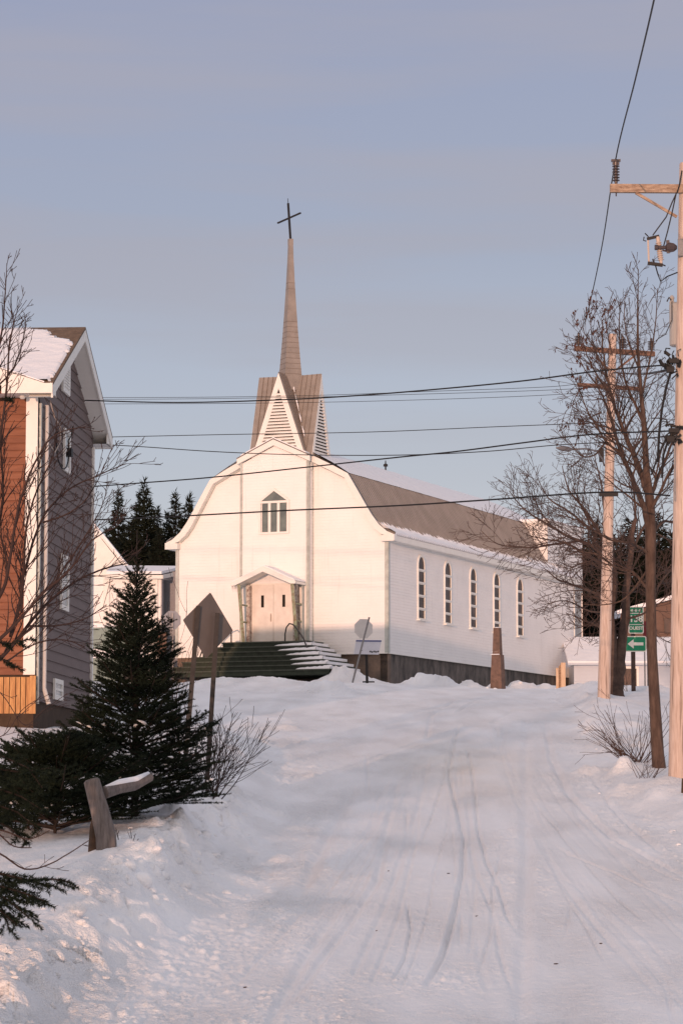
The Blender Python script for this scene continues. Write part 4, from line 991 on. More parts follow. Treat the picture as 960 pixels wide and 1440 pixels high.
# ------------------------------------------------------------------ utility poles
PA = {}
def insul(m, p, ax, L_, r, n=6):
    prof = [(0, .022)]
    for k in range(n):
        h = L_*(.12+.7*k/n); prof += [(h, .03), (h+L_*.02, r), (h+L_*.05, r*.95), (h+L_*.07, .03)]
    prof += [(L_*.9, .035), (L_, .03)]
    m.lathe(p, ax, prof, 14)
def poles():
    Y = 45.; P = lambda px, py, d=0: W(px, py, Y+d)
    b = P(953, 1108); t = P(964, 231); g = G(b.x, b.y)
    po = thing('utility_pole', 'thick pale wooden utility pole with crossarm and transformer at the right edge', 'utility pole', (b.x, b.y, g))
    bb = b.copy(); bb.z = g-.4
    n = 14; pts = [bb.lerp(t, k/n) for k in range(n+1)]; rad = [.172-.062*k/n for k in range(n+1)]
    m = MB(); m.tube(pts+[t+Vector((0,0,.02))], rad+[.10], 20); m.build('shaft', 'pole_wood', po, smooth=False)
    a0 = P(857, 265, -.13); a1 = P(1010, 266, -.13)
    m = MB(); m.bar(a0, a1, .09, .135); m.build('crossarm', 'arm_wood', po)
    m = MB(); m.bar(P(893, 271, -.15), P(951, 305, -.12), .03, .045); m.build('arm_brace', 'arm_wood', po)
    ip = P(865.5, 259, -.13); m = MB(); insul(m, ip-ZZ*.0, ZZ, .40, .062, 6); m.box(ip+ZZ*.39, (.075,0,0), (0,.03,0), (0,0,.018)); m.box(ip+ZZ*.34, (.055,0,0), (0,.02,0), (0,0,.02)); m.tube([ip-ZZ*.2, ip], .012, 6)
    m.build('line_insulator', 'ceramic', po); PA['top'] = ip+ZZ*.42
    # fused cutout
    m = MB(); q = P(924, 333, -.1); m2 = P(929, 371, -.1); insul(m, m2, (q-m2).normalized(), (q-m2).length, .05, 9); cu = m.build('fuse_cutout', 'ceramic_pale', po)
    m = MB(); m.tube([P(910.5, 338, -.1), P(911.5, 368, -.1)], .017, 6); m.build('fuse_tube', 'ceramic_pale', cu)
    m = MB(); m.bar(P(909, 336, -.1), P(926, 332, -.1), .04, .045); m.bar(P(910, 370, -.1), P(931, 373, -.1), .05, .05); m.tube([P(905, 333, -.1), P(904, 338, -.1), P(908, 339, -.1)], .01, 5); m.tube([P(906, 328, -.1), P(911, 333, -.1)], .01, 5); m.tube([P(917, 364, -.1), P(919, 371, -.1)], .012, 5); m.tube([P(930, 372, -.1), P(935, 374, -.1)], .012, 5); m.build('bracket', 'iron', cu)
    m = MB(); q = P(951, 348, -.16); m.lathe(q, (-1,0,0), [(0,.03),(.05,.07),(.12,.085),(.17,.06),(.19,.03),(.30,.03),(.31,.045),(.36,.045)], 12); m.bar(P(938, 338, -.16), P(939, 356, -.16), .05, .05); m.tube([P(931,352,-.16), P(940,354,-.16)], .016, 6); ins = m.build('strain_insulator', 'ceramic', po)
    m = MB(); m.box(P(958, 348, -.18), (.065,0,0), (0,.02,0), (0,0,.14)); m.build('pole_band', 'galv', po)
    m = MB()
    m.tube([P(951, 270, -.15), P(944, 285, -.14), P(936, 305, -.13), P(925, 320, -.12), P(917, 331, -.1)], .011, 5)
    m.tube([P(950, 272, -.15), P(944, 300, -.15), P(938, 325, -.15), P(931, 351, -.16)], .011, 5)
    m.tube([P(921, 374, -.1), P(924, 385, -.1), P(928, 396, -.1), P(937, 389, -.1), P(952, 383, -.14)], .011, 5)
    m.tube([P(958, 240, -.14), P(954, 262, -.2), P(951, 271, -.2)], .011, 5)
    m.build('jumper_wire', 'wire', po)
    m = MB(); q = P(948, 486, -.0); q.y = Y-.02; cxp = P(953, 455, .28); m.lathe(P(953.5, 487, .32), ZZ, [(0,.12),(.02,.148),(.68,.148),(.70,.13),(.73,.05)], 20); m.lathe(P(944, 430, .30), ZZ, [(0,.03),(.05,.045),(.09,.03),(.13,.045),(.17,.02)], 10); tr = m.build('transformer', 'transformer', po)
    m = MB(); m.tube([P(943, 422, .25), P(940, 418, .25), P(937, 424, .25)], .012, 5); m.tube([P(944, 424, .25), P(944, 450, .1), P(935, 470, .05), P(925, 476, .0), P(921, 480, 0)], .008, 5); m.build('lead', 'iron', tr)
    def clump(px, py, seed, name):
        rr = random.Random(seed); m = MB(); c = P(px, py, -.18)
        for k in range(26):
            p = c+Vector((rr.uniform(-.13,.12), rr.uniform(-.04,.04), rr.uniform(-.17,.17))); q = p+Vector((rr.uniform(-.12,.12), rr.uniform(-.03,.03), rr.uniform(-.12,.12)))
            r_ = p.lerp(q, .5)+Vector((rr.uniform(-.06,.06), 0, rr.uniform(-.06,.06))); m.tube([p, r_, q], rr.choice((.008,.012,.02,.03)), 5)
        m.box(c+Vector((.03,0,.05)), (.08,0,0), (0,.05,0), (0,0,.035)); m.box(c+Vector((-.03,0,-.09)), (.06,0,0), (0,.05,0), (0,0,.045))
        return m.build(name, 'wire', po)
    clump(944, 512, 1, 'cable_clamp'); clump(944, 610, 3, 'cable_clamp')
    m = MB(); m.tube([P(943,520,-.17), P(936,545,-.17), P(930,575,-.17), P(926,610,-.17), P(924,650,-.17)], .022, 6); m.tube([P(941,612,-.17), P(932,640,-.17), P(930,672,-.17)], .02, 6); m.tube([P(938,612,-.2), P(925,640,-.2), P(915,668,-.2)], .016, 6); m.tube([P(940,600,-.2), P(936,590,-.2), P(925,588,-.2), P(915,588,-.2)], .01, 5); m.build('drop_cable', 'wire', po)
    m = MB(); m.box(P(948, 665, -.17), (.012,0,0), (0,.01,0), (0,0,.45)); m.build('ground_strip', 'galv', po)
    PA['c1'] = P(943, 514, -.17); PA['c2'] = P(943, 610, -.17); PA['c3'] = P(941, 697, -.1)
    # second pole
    Y = 74.; Q = lambda px, py, d=0: W(px, py, Y+d)
    b = Q(847.5, 970); t = Q(861, 470); g = G(b.x, b.y)
    p2 = thing('utility_pole', 'pale utility pole with a three-insulator crossarm and street lamp, standing in the bare tree', 'utility pole', (b.x, b.y, g))
    bb = b.copy(); bb.z = g-.4; n = 12; m = MB(); m.tube([bb.lerp(t, k/n) for k in range(n+1)], [.172-.07*k/n for k in range(n+1)], 16); m.build('shaft', 'pole_wood', p2)
    a0 = Q(808, 490, -.6); a1 = Q(919, 498, .5); m = MB(); m.bar(a0, a1, .10, .13); m.build('crossarm', 'arm_dark', p2)
    for t_ in (.045, .60, .965):
        q = a0.lerp(a1, t_)+ZZ*.065; m = MB(); insul(m, q, ZZ, .36, .10, 6); m.build('line_insulator', 'ceramic', p2)
        if t_ < .1: PA['far'] = q+ZZ*.36
    m = MB(); m.bar(Q(838, 502, -.25), Q(855, 520, -.08), .03, .05); m.bar(Q(892, 500, .2), Q(866, 520, .02), .03, .05); m.build('arm_brace', 'arm_dark', p2)
    a0 = Q(812, 541, -.5); a1 = Q(898, 547, .45); m = MB(); m.bar(a0, a1, .09, .10); m.build('crossarm', 'arm_dark', p2)
    for t_ in (.04, .30): q = a0.lerp(a1, t_)+ZZ*.05; m = MB(); insul(m, q, ZZ, .2, .07, 4); m.build('line_insulator', 'ceramic', p2)
    m = MB(); m.tube([Q(849, 655, -.16), Q(846, 645, -.3), Q(838, 634, -.5), Q(822, 631, -.7), Q(804, 632, -.9)], .024, 8); m.build('lamp_arm', 'lampshade', p2, smooth=True)
    m = MB(); e = Q(804, 632, -.9); d = (Q(777, 629, -1.2)-e).normalized(); m.lathe(e-d*.02, d, [(0,.03),(.06,.05),(.15,.085),(.32,.095),(.42,.07),(.52,.025),(.54,.005)], 10)
    m.v = [(v[0], v[1], e.z+(v[2]-e.z)*.75) for v in m.v]; m.build('lamp_head', 'lampshade', p2, smooth=True)
    m = MB(); m.box(Q(855, 695, -.2), (.25,0,0), (0,.06,0), (0,0,.05)); m.box(Q(845, 640, -.2), (.06,0,0), (0,.06,0), (0,0,.18)); m.build('cable_clamp', 'wire', p2)
    PA['q'] = Y
poles()
def wire(name, label, pts, r, group=None):
    # pts: (px, py, Y) control points; a smooth sag is drawn through them
    P = [W(*p) for p in pts] if not isinstance(pts[0], Vector) else pts
    out = []
    n = len(P)
    for i in range(n-1):
        p0 = P[max(i-1, 0)]; p1 = P[i]; p2 = P[i+1]; p3 = P[min(i+2, n-1)]
        for k in range(8):
            t = k/8; out.append(.5*((2*p1)+(p2-p0)*t+(2*p0-5*p1+4*p2-p3)*t*t+(3*p1-p0-3*p2+p3)*t**3))
    out.append(P[-1])
    mm = MB(); mm.tube(out, r, 6); o = mm.build(name, 'wire', None, loc=out[0]); tag(o, label, 'wire', group or 'overhead lines strung across the view'); return o
def lin(pts, Y0, Y1):
    x0 = pts[0][0]; x1 = pts[-1][0]; out = []
    for p in pts:    # depth varies so that world x runs linearly along the span
        s0 = (x0-480)/FPX; s1 = (x1-480)/FPX; s = (p[0]-480)/FPX
        X0 = s0*Y0; X1 = s1*Y1; t = (s*Y0-X0)/((X1-X0)-s*(Y1-Y0)) if abs((X1-X0)-s*(Y1-Y0)) > 1e-6 else 0
        out.append((p[0], p[1], Y0+(Y1-Y0)*t))
    return out
wire('overhead_cable', 'thick black cable from big pole to left house gable, highest of the thick ones', lin([(120,563),(250,566),(400,562),(520,555),(640,545),(740,535),(830,523),(900,516),(943,513)], 55.5, 45), .0135)
wire('overhead_cable', 'thick black cable crossing the church just under its gable peak', lin([(133,684),(200,679),(300,671),(440,656),(560,643),(640,635),(740,622),(830,611),(943,606)], 59, 45), .0135)
wire('overhead_cable', 'thick black cable crossing the church front above the arched window, lowest of the cables', lin([(135,731),(250,726),(400,718),(560,711),(700,702),(850,692),(941,697)], 60, 45), .0155)
wire('overhead_cable', 'thin sagging line crossing the steeple louvres just above the church gable', lin([(-250,610),(60,622),(180,627),(300,635),(420,639.5),(560,640),(680,635),(780,626),(852,622)], 82, 74), .013)
wire('overhead_cable', 'thin line crossing the middle of the steeple louvres', lin([(-250,622),(130,615),(320,611),(520,607.5),(700,600),(855,594)], 82, 74), .011)
wire('overhead_cable', 'very thin line just above the highest thick cable, uppermost line at left', lin([(-250,556),(130,559),(400,557),(600,550.5),(760,544.5),(812,540)], 82, 74), .007)
wire('overhead_cable', 'very thin line crossing close to the highest thick cable left of the steeple', lin([(-250,560),(150,561.5),(400,559),(600,554),(760,549),(835,545)], 82, 74), .007)
wire('overhead_cable', 'very thin line just below the highest thick cable left of the steeple', lin([(-250,568),(150,568),(400,566.5),(600,562),(760,556),(880,548)], 82, 74), .007)
wire('high_voltage_line', 'thin line climbing from far crossarm over the big pole insulator to the top right', [PA['far'], W(824,445,66), W(845,350,54), PA['top'], W(893,110,36), W(921,-10,30), W(960,-200,24)], .011)
wire('overhead_cable', 'thin line running between the two utility poles through the bare tree', [PA['c2']+Vector((0,0,-.03)), W(900,617,55), W(860,618,74)], .014)
wire('overhead_cable', 'short thick cable between the two poles at the upper clamp', [PA['c1']+Vector((0,0,-.05)), W(905,526,55), W(862,524,74)], .02)
# ------------------------------------------------------------------ bare trees
def perp(d, rr):
    a = Vector((rr.gauss(0,1), rr.gauss(0,1), rr.gauss(0,1))); a = a-d*a.dot(d)
    return a.normalized()
def branch(mbs, p, d, L_, r, lvl, rr, P):
    # grows one bent branch with children; mbs = (thick, thin)
    n = max(3, int(L_/P['seg'])+1); pts = [p.copy()]; dirs = [d.copy()]; cur = d.copy()
    for i in range(n):
        cur = (cur+perp(cur, rr)*P['wig']+ZZ*P['up']).normalized(); pts.append(pts[-1]+cur*(L_/n)); dirs.append(cur.copy())
    rad = [max(P['rmin'], r*(1-.8*i/n)) for i in range(n+1)]
    (mbs[0] if r > P['thick'] else mbs[1]).tube(pts, rad, 5 if r > P['thick'] else 3, cap=False)
    if P.get('leaf') and lvl >= P['leaf_lvl']:
        for i in range(1, n+1):
            if rr.random() < P['leaf']:
                q = pts[i]; u = perp(dirs[i], rr)*rr.uniform(.03,.055); w = -ZZ*rr.uniform(.04,.07)+perp(dirs[i], rr)*.02
                mbs[2].add([q, q+u*.5+w*.5, q+w, q-u*.5+w*.5], [(0,1,2,3)])
    if lvl >= P['max']: return
    k = max(1, int(L_*P['dens'][min(lvl, len(P['dens'])-1)]))
    for j in range(k):
        t = .18+.8*(j+rr.random())/k; i = min(n-1, int(t*n)); q = pts[i].lerp(pts[i+1], t*n-i)
        a = R(rr.uniform(*P['ang'])); dd = (dirs[i+1]*math.cos(a)+perp(dirs[i+1], rr)*math.sin(a)).normalized()
        branch(mbs, q, dd, L_*rr.uniform(.32,.62)*(1.15-.55*t), max(P['rmin'], rad[i]*.55), lvl+1, rr, P)
def limb(mbs, pts, r0, r1, rr, P, dens=None, Lc=1.2, start=.1, bias=None):
    # a limb through given points (world), with children of length about Lc
    out = []; n = len(pts)
    for i in range(n-1):
        p0 = pts[max(i-1,0)]; p1 = pts[i]; p2 = pts[i+1]; p3 = pts[min(i+2,n-1)]
        for k in range(4):
            t = k/4; out.append(.5*((2*p1)+(p2-p0)*t+(2*p0-5*p1+4*p2-p3)*t*t+(3*p1-p0-3*p2+p3)*t**3)+perp((p2-p1).normalized(), rr)*r0*.15)
    out.append(pts[-1]); N_ = len(out)-1
    rad = [r0+(r1-r0)*i/N_ for i in range(N_+1)]
    (mbs[0] if r0 > P['thick'] else mbs[1]).tube(out, rad, 9 if r0 > .05 else 5, cap=False)
    tot = sum((out[i+1]-out[i]).length for i in range(N_)); k = int(tot*(dens if dens is not None else P['dens'][0]))
    for j in range(k):
        t = start+(1-start)*(j+rr.random())/k; f = t*N_; i = min(N_-1, int(f)); q = out[i].lerp(out[i+1], f-i); d = (out[i+1]-out[i]).normalized()
        a = R(rr.uniform(*P['ang'])); v = perp(d, rr)
        if bias is not None: v = (v+bias).normalized()
        dd = (d*math.cos(a)+v*math.sin(a)).normalized()
        branch(mbs, q, dd, Lc*rr.uniform(.5,1.15)*(1.1-.6*t), max(P['rmin'], min(rad[i]*.5, .02)), 1, rr, P)
def finish_tree(name, label, base, mbs, mats, parts=('trunk','branches','leaves'), cat='tree', group=None):
    t = thing(name, label, cat, base, group)
    for mb, m_, nm in zip(mbs, mats, parts):
        if mb.v: mb.build(nm, m_, t, fix=False, smooth=True)
    return t
def WP(lst, Y, dz=None): # [(px,py,dY)]
    return [W(p[0], p[1], Y+(p[2] if len(p) > 2 else 0)) for p in lst]
def tree_right():
    rr = random.Random(21); Y = 48.
    P = dict(seg=.15, wig=.13, up=.035, rmin=.0040, thick=.016, max=3, dens=[4,6.5,7], ang=(22,58), leaf=0, leaf_lvl=2)
    m = (MB(), MB(), MB())
    b = W(927, 1078, Y); b.z = G(b.x, b.y)-.15
    tr = [b]+WP([(924,1060),(920,990),(916,920),(914,840),(914,750),(913,705),(908,660),(905,600),(900,545),(896,490),(896,430),(897,378)], Y)
    rad = [.125,.11,.096,.088,.086,.098,.082,.058,.048,.035,.024,.013,.004,.003]
    m[0].tube(tr[:1]+tr[1:], rad[:len(tr)], 12, cap=False)
    for q, rr_ in ((4,.17),(6,.15)): pass
    P2 = dict(P); 
    Ls = [([(908,690),(895,650,.3),(880,615,.6),(868,585,.8),(855,540,1),(848,500,1.1),(846,450,1.1)], .055, .008, 2.6, 1.1),
          ([(912,742),(902,705,-.2),(888,672,-.4),(874,640,-.6),(862,600,-.7),(850,565,-.8),(838,540,-.9)], .055,.010, 2.6, 1.1),
          ([(905,600),(893,570,.1),(880,540,.3),(872,505,.5),(870,460,.6),(872,425,.6)], .03,.006, 2.8, .9),
          ([(901,560),(910,520,.2),(918,480,.3),(922,440,.4),(924,405,.4)], .022,.005, 2.4,.7),
          ([(914,700),(925,670,.4),(938,640,.6),(950,600,.9),(955,560,1)], .04,.008, 2.4,.9),
          ([(913,720),(928,690,-.3),(942,660,-.5),(958,640,-.6),(975,600,-.8)], .035,.008, 2.2,.9),
          ([(898,520),(888,495,.2),(880,470,.3),(877,440,.3),(879,410,.3)], .018,.004, 2.4,.6),
          ([(912,760),(930,735,.5),(948,735,.9),(970,740,1.4)], .035,.01,2.2,.8),
          ([(912,780),(890,765,-.3),(860,760,-.6),(830,745,-.9),(800,740,-1.1)], .03,.007,2.8,1.0),
          ([(911,830),(890,805,.3),(868,800,.6),(840,780,.9),(815,775,1.1),(790,760,1.3)], .03,.007,2.8,1.1),
          ([(914,850),(928,820,.5),(945,800,1),(965,790,1.4)], .03,.008,2.2,.9),
          ([(878,640,-.5),(855,625,-.8),(838,600,-1),(822,570,-1.1),(812,540,-1.2)], .025,.006,3.0,.9),
          ([(860,560,.9),(840,530,1.2),(825,500,1.4),(815,465,1.5)], .02,.005,3.4,.8),
          ([(852,620,-.7),(835,640,-1),(815,640,-1.2),(800,620,-1.3)], .018,.005,3.2,.8),
          ([(911,800),(880,840,.4),(850,850,.6),(820,850,.8)], .02,.006,2.4,.9)]
    for pl, r0, r1, dn, Lc in Ls:
        limb(m, WP(pl, Y), r0, r1, rr, P, dn*3.2, Lc*1.1)
    limb(m, tr[7:], .012, .004, rr, P, 9, 1.0)
    # retained seed clusters on the upper left of the crown
    PL = dict(P); PL['leaf'] = .75; PL['leaf_lvl'] = 2; PL['dens'] = [3,4,4]
    for pl in ([(855,540,1),(838,500,1.1),(830,455,1.2),(842,430,1.2)], [(848,520,.4),(835,490,.2),(822,470,0),(815,450,0)], [(860,500,.2),(852,460,.3),(848,430,.4)], [(840,545,-.9),(820,545,-1),(808,560,-1.1),(800,590,-1.2)], [(845,580,-.8),(825,590,-.9),(812,610,-1)], [(838,540,-.9),(822,520,-1),(812,500,-1)]):
        limb(m, WP(pl, Y), .014, .004, rr, PL, 11, .7)
    finish_tree('bare_tree', 'tall leafless tree with a bare dark trunk between the bush and the big pole', (b.x, b.y, b.z+.15), m, ('bark','twig_right','dryleaf'))
    # low bushy tree, double trunk, behind the far pole
    rr = random.Random(5); Y = 78.; m = (MB(), MB(), MB()); P = dict(P); P.update(rmin=.0058, thick=.022, seg=.22, dens=[2.5,5,5.2], max=3, ang=(25,65), up=.03)
    b = W(867, 968, Y); b.z = G(b.x, b.y)-.2
    for pl, r0, r1, dn, Lc in [([(866,965),(862,925),(858,880),(862,820),(858,760)], .17,.07,.8,1.8), ([(868,968),(872,930),(877,885),(880,830),(885,780),(893,730)], .17,.06,.8,1.8)]:
        pp = [b]+WP(pl, Y); limb(m, pp, r0*1.2, r1, rr, P, dn, Lc, start=.45)
    Ls = [([(858,890),(838,880,1),(815,870,1.6),(795,862,2)], .045,.01), ([(860,850),(838,835,-.6),(812,825,-1),(785,815,-1.5),(765,800,-1.8)], .06,.01), ([(860,820),(840,790,.6),(815,775,1),(790,762,1.4),(765,758,1.8),(740,752,2)], .06,.01),
          ([(858,780),(840,745,-.6),(820,715,-1),(800,690,-1.4),(790,655,-1.5)], .055,.01), ([(860,800),(835,770,-1),(800,755,-1.6),(765,735,-2.2),(735,715,-2.5),(715,690,-2.6)], .06,.009), ([(820,760,-1.2),(780,765,-1.6),(745,770,-2),(700,765,-2.3),(675,745,-2.4)], .035,.008),
          ([(830,745,.8),(800,720,1.2),(770,700,1.6),(755,670,1.8)], .04,.008), ([(858,860),(830,860,1),(795,845,1.8),(765,850,2.4)], .04,.008), ([(770,735,-2),(755,710,-2.2),(748,680,-2.3)], .022,.006),
          ([(862,760),(850,720,.5),(845,680,.7),(835,640,.9)], .05,.01), ([(885,780),(900,750,.5),(915,720,.8),(930,690,1)], .05,.01), ([(880,840),(900,820,.6),(925,810,1),(948,790,1.3)], .05,.01), ([(878,870),(900,865,-.5),(925,850,-1),(945,830,-1.4)], .04,.01), ([(860,800),(845,800,-2),(825,790,-2.6),(800,800,-3)], .04,.008), ([(893,730),(890,690,.3),(880,650,.5)], .045,.01), ([(845,800,.5),(830,740,.9),(812,700,1.2),(815,660,1.3)], .035,.008)]
    for pl, r0, r1 in Ls: limb(m, WP(pl, Y), r0, r1, rr, P, 4.6, 1.7)
    finish_tree('bare_tree', 'spreading leafless tree with a forked trunk behind the far pole, twigs over the church corner', (b.x, b.y, b.z+.2), m, ('bark_far','twig_right','dryleaf'))
def tree_left():
    rr = random.Random(9); Y = 38.
    P = dict(seg=.14, wig=.10, up=.045, rmin=.0042, thick=.02, max=3, dens=[3,4.5,5], ang=(18,48), leaf=0, leaf_lvl=9)
    m = (MB(), MB(), MB())
    b = W(-22, 1070, Y); b.z = G(b.x, b.y)
    limb(m, [b-ZZ*.2]+WP([(-18,1000),(-12,930),(-14,800),(-20,650),(-28,500),(-30,380)], Y), .10,.015, rr, P, 2.2, 1.2, start=.5)
    for pl, r0, r1, dn, Lc in [
        ([(-12,940),(20,905,.2),(55,860,.4),(95,825,.6),(140,802,.8),(182,792,1)], .032,.008,3.6,.75),
        ([(-12,910),(20,880,-.1),(60,835,-.2),(100,800,-.2),(130,760,-.2),(165,740,-.2)], .028,.006,3.6,.8),
        ([(15,895),(28,850,.3),(36,800,.3),(60,730,.4),(95,690,.6),(140,668,.8),(178,652,.9)], .026,.006,3.4,.8),
        ([(-12,860),(8,820,-.2),(18,760,-.3),(30,700,-.4),(55,640,-.4),(80,610,-.4),(120,600,-.4)], .028,.006,3.2,.8),
        ([(30,860,.2),(34,800,.1),(38,740,0),(52,690,0),(75,640,0),(80,590,0)], .022,.005,3.0,.7),
        ([(-15,800),(-2,740,.3),(5,690,.4),(2,630,.5),(10,580,.6)], .03,.006,2.8,.7),
        ([(-15,700),(0,620,0),(10,540,0),(14,480,0),(24,440,0)], .025,.005,3.2,.6),
        ([(-20,600),(-6,520,.2),(4,460,.2),(8,410,.2),(10,370,.2)], .022,.004,3.2,.55),
        ([(0,540,.1),(18,520,.2),(30,490,.2),(38,455,.2)], .014,.004,3.0,.45),
        ([(40,880,.3),(80,880,.5),(120,870,.8),(150,850,1)], .016,.005,3.2,.7),
        ([(10,930),(50,905,.3),(90,900,.5),(120,910,.6)], .014,.005,3.2,.7),
        ([(-12,960),(10,985,.2),(35,1020,.3),(60,1000,.4),(95,975,.4)], .007,.004,1.6,.5),
        ([(70,830,.3),(110,770,.4),(140,720,.5),(150,690,.5)], .015,.004,3.2,.6),
        ([(-10,1040),(10,1030,-.4),(30,1000,-.4),(50,985,-.5)], .007,.004,2,.4),
        ([(60,735,.3),(100,720,.3),(130,690,.4),(160,625,.5)], .014,.004,3.0,.6)]:
        limb(m, WP(pl, Y), r0, r1, rr, P, dn*2.8, Lc*1.2, bias=Vector((.25,0,.2)))
    finish_tree('bare_tree', 'leafless reddish-twigged tree reaching in from the left edge in front of the house', b, m, ('twig','twig','dryleaf'))
def shrubs():
    def shrub(name, label, px, py, Y, n, spread, hgt, seed, mt, lean=0, P_=None, cat='shrub', up=.03):
        rr = random.Random(seed); b = W(px, py, Y); b.z = G(b.x, b.y); m = (MB(), MB(), MB())
        P = dict(seg=.12, wig=.09, up=up, rmin=.0032, thick=.03, max=2, dens=[6,6], ang=(20,45), leaf=0, leaf_lvl=9)
        if P_: P.update(P_)
        for k in range(n):
            az = rr.uniform(0, 6.28); e = rr.uniform(0, 1)**.7*spread; d = Vector((math.cos(az)*e+lean, math.sin(az)*e*.7, 1)).normalized()
            branch(m, b+Vector((rr.uniform(-.16,.16), rr.uniform(-.12,.12), -.08)), d, hgt*rr.uniform(.55,1.1), rr.uniform(.006,.011), 0 if k % 2 else 1, rr, P)
        finish_tree(name, label, b, (m[0], m[1]), (mt, mt), ('stem','stems'), cat)
    shrub('leafless_shrub', 'leafless dark shrub fanning out to the right of the spruce beside the diamond sign post', 293, 1112, 38.5, 26, .85, 1.22, 3, 'twig', lean=.2)
    shrub('leafless_shrub', 'low arching leafless bush in the snow just left of the bare trunk at right', 893, 1068, 49, 44, 1.5, 1.2, 4, 'twig_right', lean=-.35, P_=dict(dens=[1.6,2]), up=.02)
    shrub('leafless_shrub', 'dry grassy twigs poking out of the snow by the foot of the big pole', 905, 1095, 46, 12, 1.8, .55, 14, 'twig_right', lean=-.4, P_=dict(dens=[2.0,2.5]))
    shrub('young_birch', 'slim upright leafless saplings rising between the spruce and the diamond sign', 247, 1010, 44, 9, .28, 2.6, 6, 'twig', P_=dict(dens=[2.6,3], ang=(14,32), up=.05), cat='tree')
    shrub('leafless_shrub', 'sparse leafless weeds at the left edge in front of the house base', 30, 1110, 33, 16, .8, .75, 17, 'twig', P_=dict(dens=[3.2,3]))
    shrub('leafless_shrub', 'tiny dry weeds beside the leaning fence post', 165, 1165, 30.5, 10, .9, .22, 18, 'twig', P_=dict(dens=[5,4], seg=.05))
    shrub('leafless_shrub', 'a few twigs standing behind the snow ridge below the route sign', 875, 985, 82, 10, .6, .9, 19, 'twig_right', P_=dict(dens=[2.2,3]))
    # slender dead stem above the spruce
# ------------------------------------------------------------------ conifers
def needles(segs, dens, L_, w, rs, spread=.9):
    # segs: array (n, 7): p0, p1, scale
    S = np.array(segs); ln = np.linalg.norm(S[:,3:6]-S[:,0:3], axis=1); cnt = np.maximum(2, (ln*dens).astype(int))
    idx = np.repeat(np.arange(len(S)), cnt); n = len(idx); t = rs.rand(n)[:,None]
    p = S[idx,0:3]*(1-t)+S[idx,3:6]*t; d = (S[idx,3:6]-S[idx,0:3])/np.maximum(ln[idx],1e-6)[:,None]
    v = rs.normal(size=(n,3)); v -= d*(v*d).sum(1)[:,None]; v /= np.linalg.norm(v, axis=1)[:,None]; v[:,2] += .25
    q = d*.75+v*spread; q /= np.linalg.norm(q, axis=1)[:,None]
    s = np.cross(q, rs.normal(size=(n,3))); s /= np.linalg.norm(s, axis=1)[:,None]
    k = (S[idx,6]*rs.uniform(.7,1.15,n))[:,None]
    V = np.stack([p-s*w/2*k, p+s*w/2*k, p+q*L_*k], 1).reshape(-1,3)
    F = np.arange(3*n).reshape(-1,3); return V, F
def conifer_segs(base, H, Rm, whorl, nb, tw, seed, rise=(.55,-.05), bare=.0, tip=.25, shape=.85, keep=None, sub=True, droop=.10, leader=0):
    rr = random.Random(seed); wood = MB(); segs = []
    base = Vector(base); z = H*bare+.08
    wood.tube([base-ZZ*.3, base+ZZ*H*.5, base+ZZ*H*.97], [H*.014+.01, H*.009+.006, .006], 7, cap=False)
    segs.append((*(base+ZZ*(H*.8)), *(base+ZZ*H), 1))
    if leader: wood.tube([base+ZZ*H*.9, base+ZZ*(H+leader)], .006, 4)
    while z < H*.985:
        f = z/H; L0 = Rm*(1-f)**shape+.04
        el = rise[1]+(rise[0]-rise[1])*f**1.5
        nn = nb if f < .9 else max(3, nb-2)
        a0 = rr.uniform(0, 6.28)
        for k in range(nn):
            az = a0+6.28*k/nn+rr.uniform(-.3,.3); L_ = L0*rr.uniform(.6,1.18); e = el+rr.uniform(-.15,.15)
            d = Vector((math.cos(az)*math.cos(e), math.sin(az)*math.cos(e), math.sin(e))); p = base+ZZ*(z+rr.uniform(-.5,.5)*whorl)
            if keep and not keep(p+d*L_*.8): continue
            n = max(2, int(L_/.16) if sub else int(L_/.7)+2); pts = [p]; cur = d
            for i in range(n):
                cur = (cur+ZZ*(-droop if i < n*.5 else tip*.5)*(1.0 if f < .7 else .3)*(3/n)+Vector((rr.uniform(-.05,.05), rr.uniform(-.05,.05), 0))).normalized(); pts.append(pts[-1]+cur*L_/n)
            wood.tube(pts, [max(.0035, .006+.010*L_*(1-i/n)) for i in range(n+1)], 4, cap=False)
            for i in range(n): 
                if i >= n*.25: segs.append((*pts[i], *pts[i+1], 1))
            m = int(L_/tw)
            for j in range(m):
                t = .18+.80*(j+.5)/m; i = min(n-1, int(t*n)); q = pts[i].lerp(pts[i+1], t*n-i); dd = (pts[i+1]-pts[i]).normalized()
                sd = dd.cross(ZZ).normalized()*(1 if j % 2 else -1); a = R(rr.uniform(38,60)); tl = min(.55*L_, L_*(1-t)*.75+.07*(1 if sub else 3))*rr.uniform(.7,1.2)
                u = (dd*math.cos(a)+sd*math.sin(a)+ZZ*rr.uniform(-.12,.2)).normalized(); e2 = q+u*tl
                segs.append((*q, *e2, 1))
                if sub and tl > .14:
                    for t2, s2 in ((.4,1),(.6,-1),(.8,1)):
                        q2 = q.lerp(e2, t2); s3 = u.cross(ZZ).normalized()*s2; u2 = (u*.75+s3*.65).normalized(); segs.append((*q2, *(q2+u2*tl*.38), .95))
        z += whorl*(1.15-.5*f)*rr.uniform(.8,1.2)
    return wood, segs
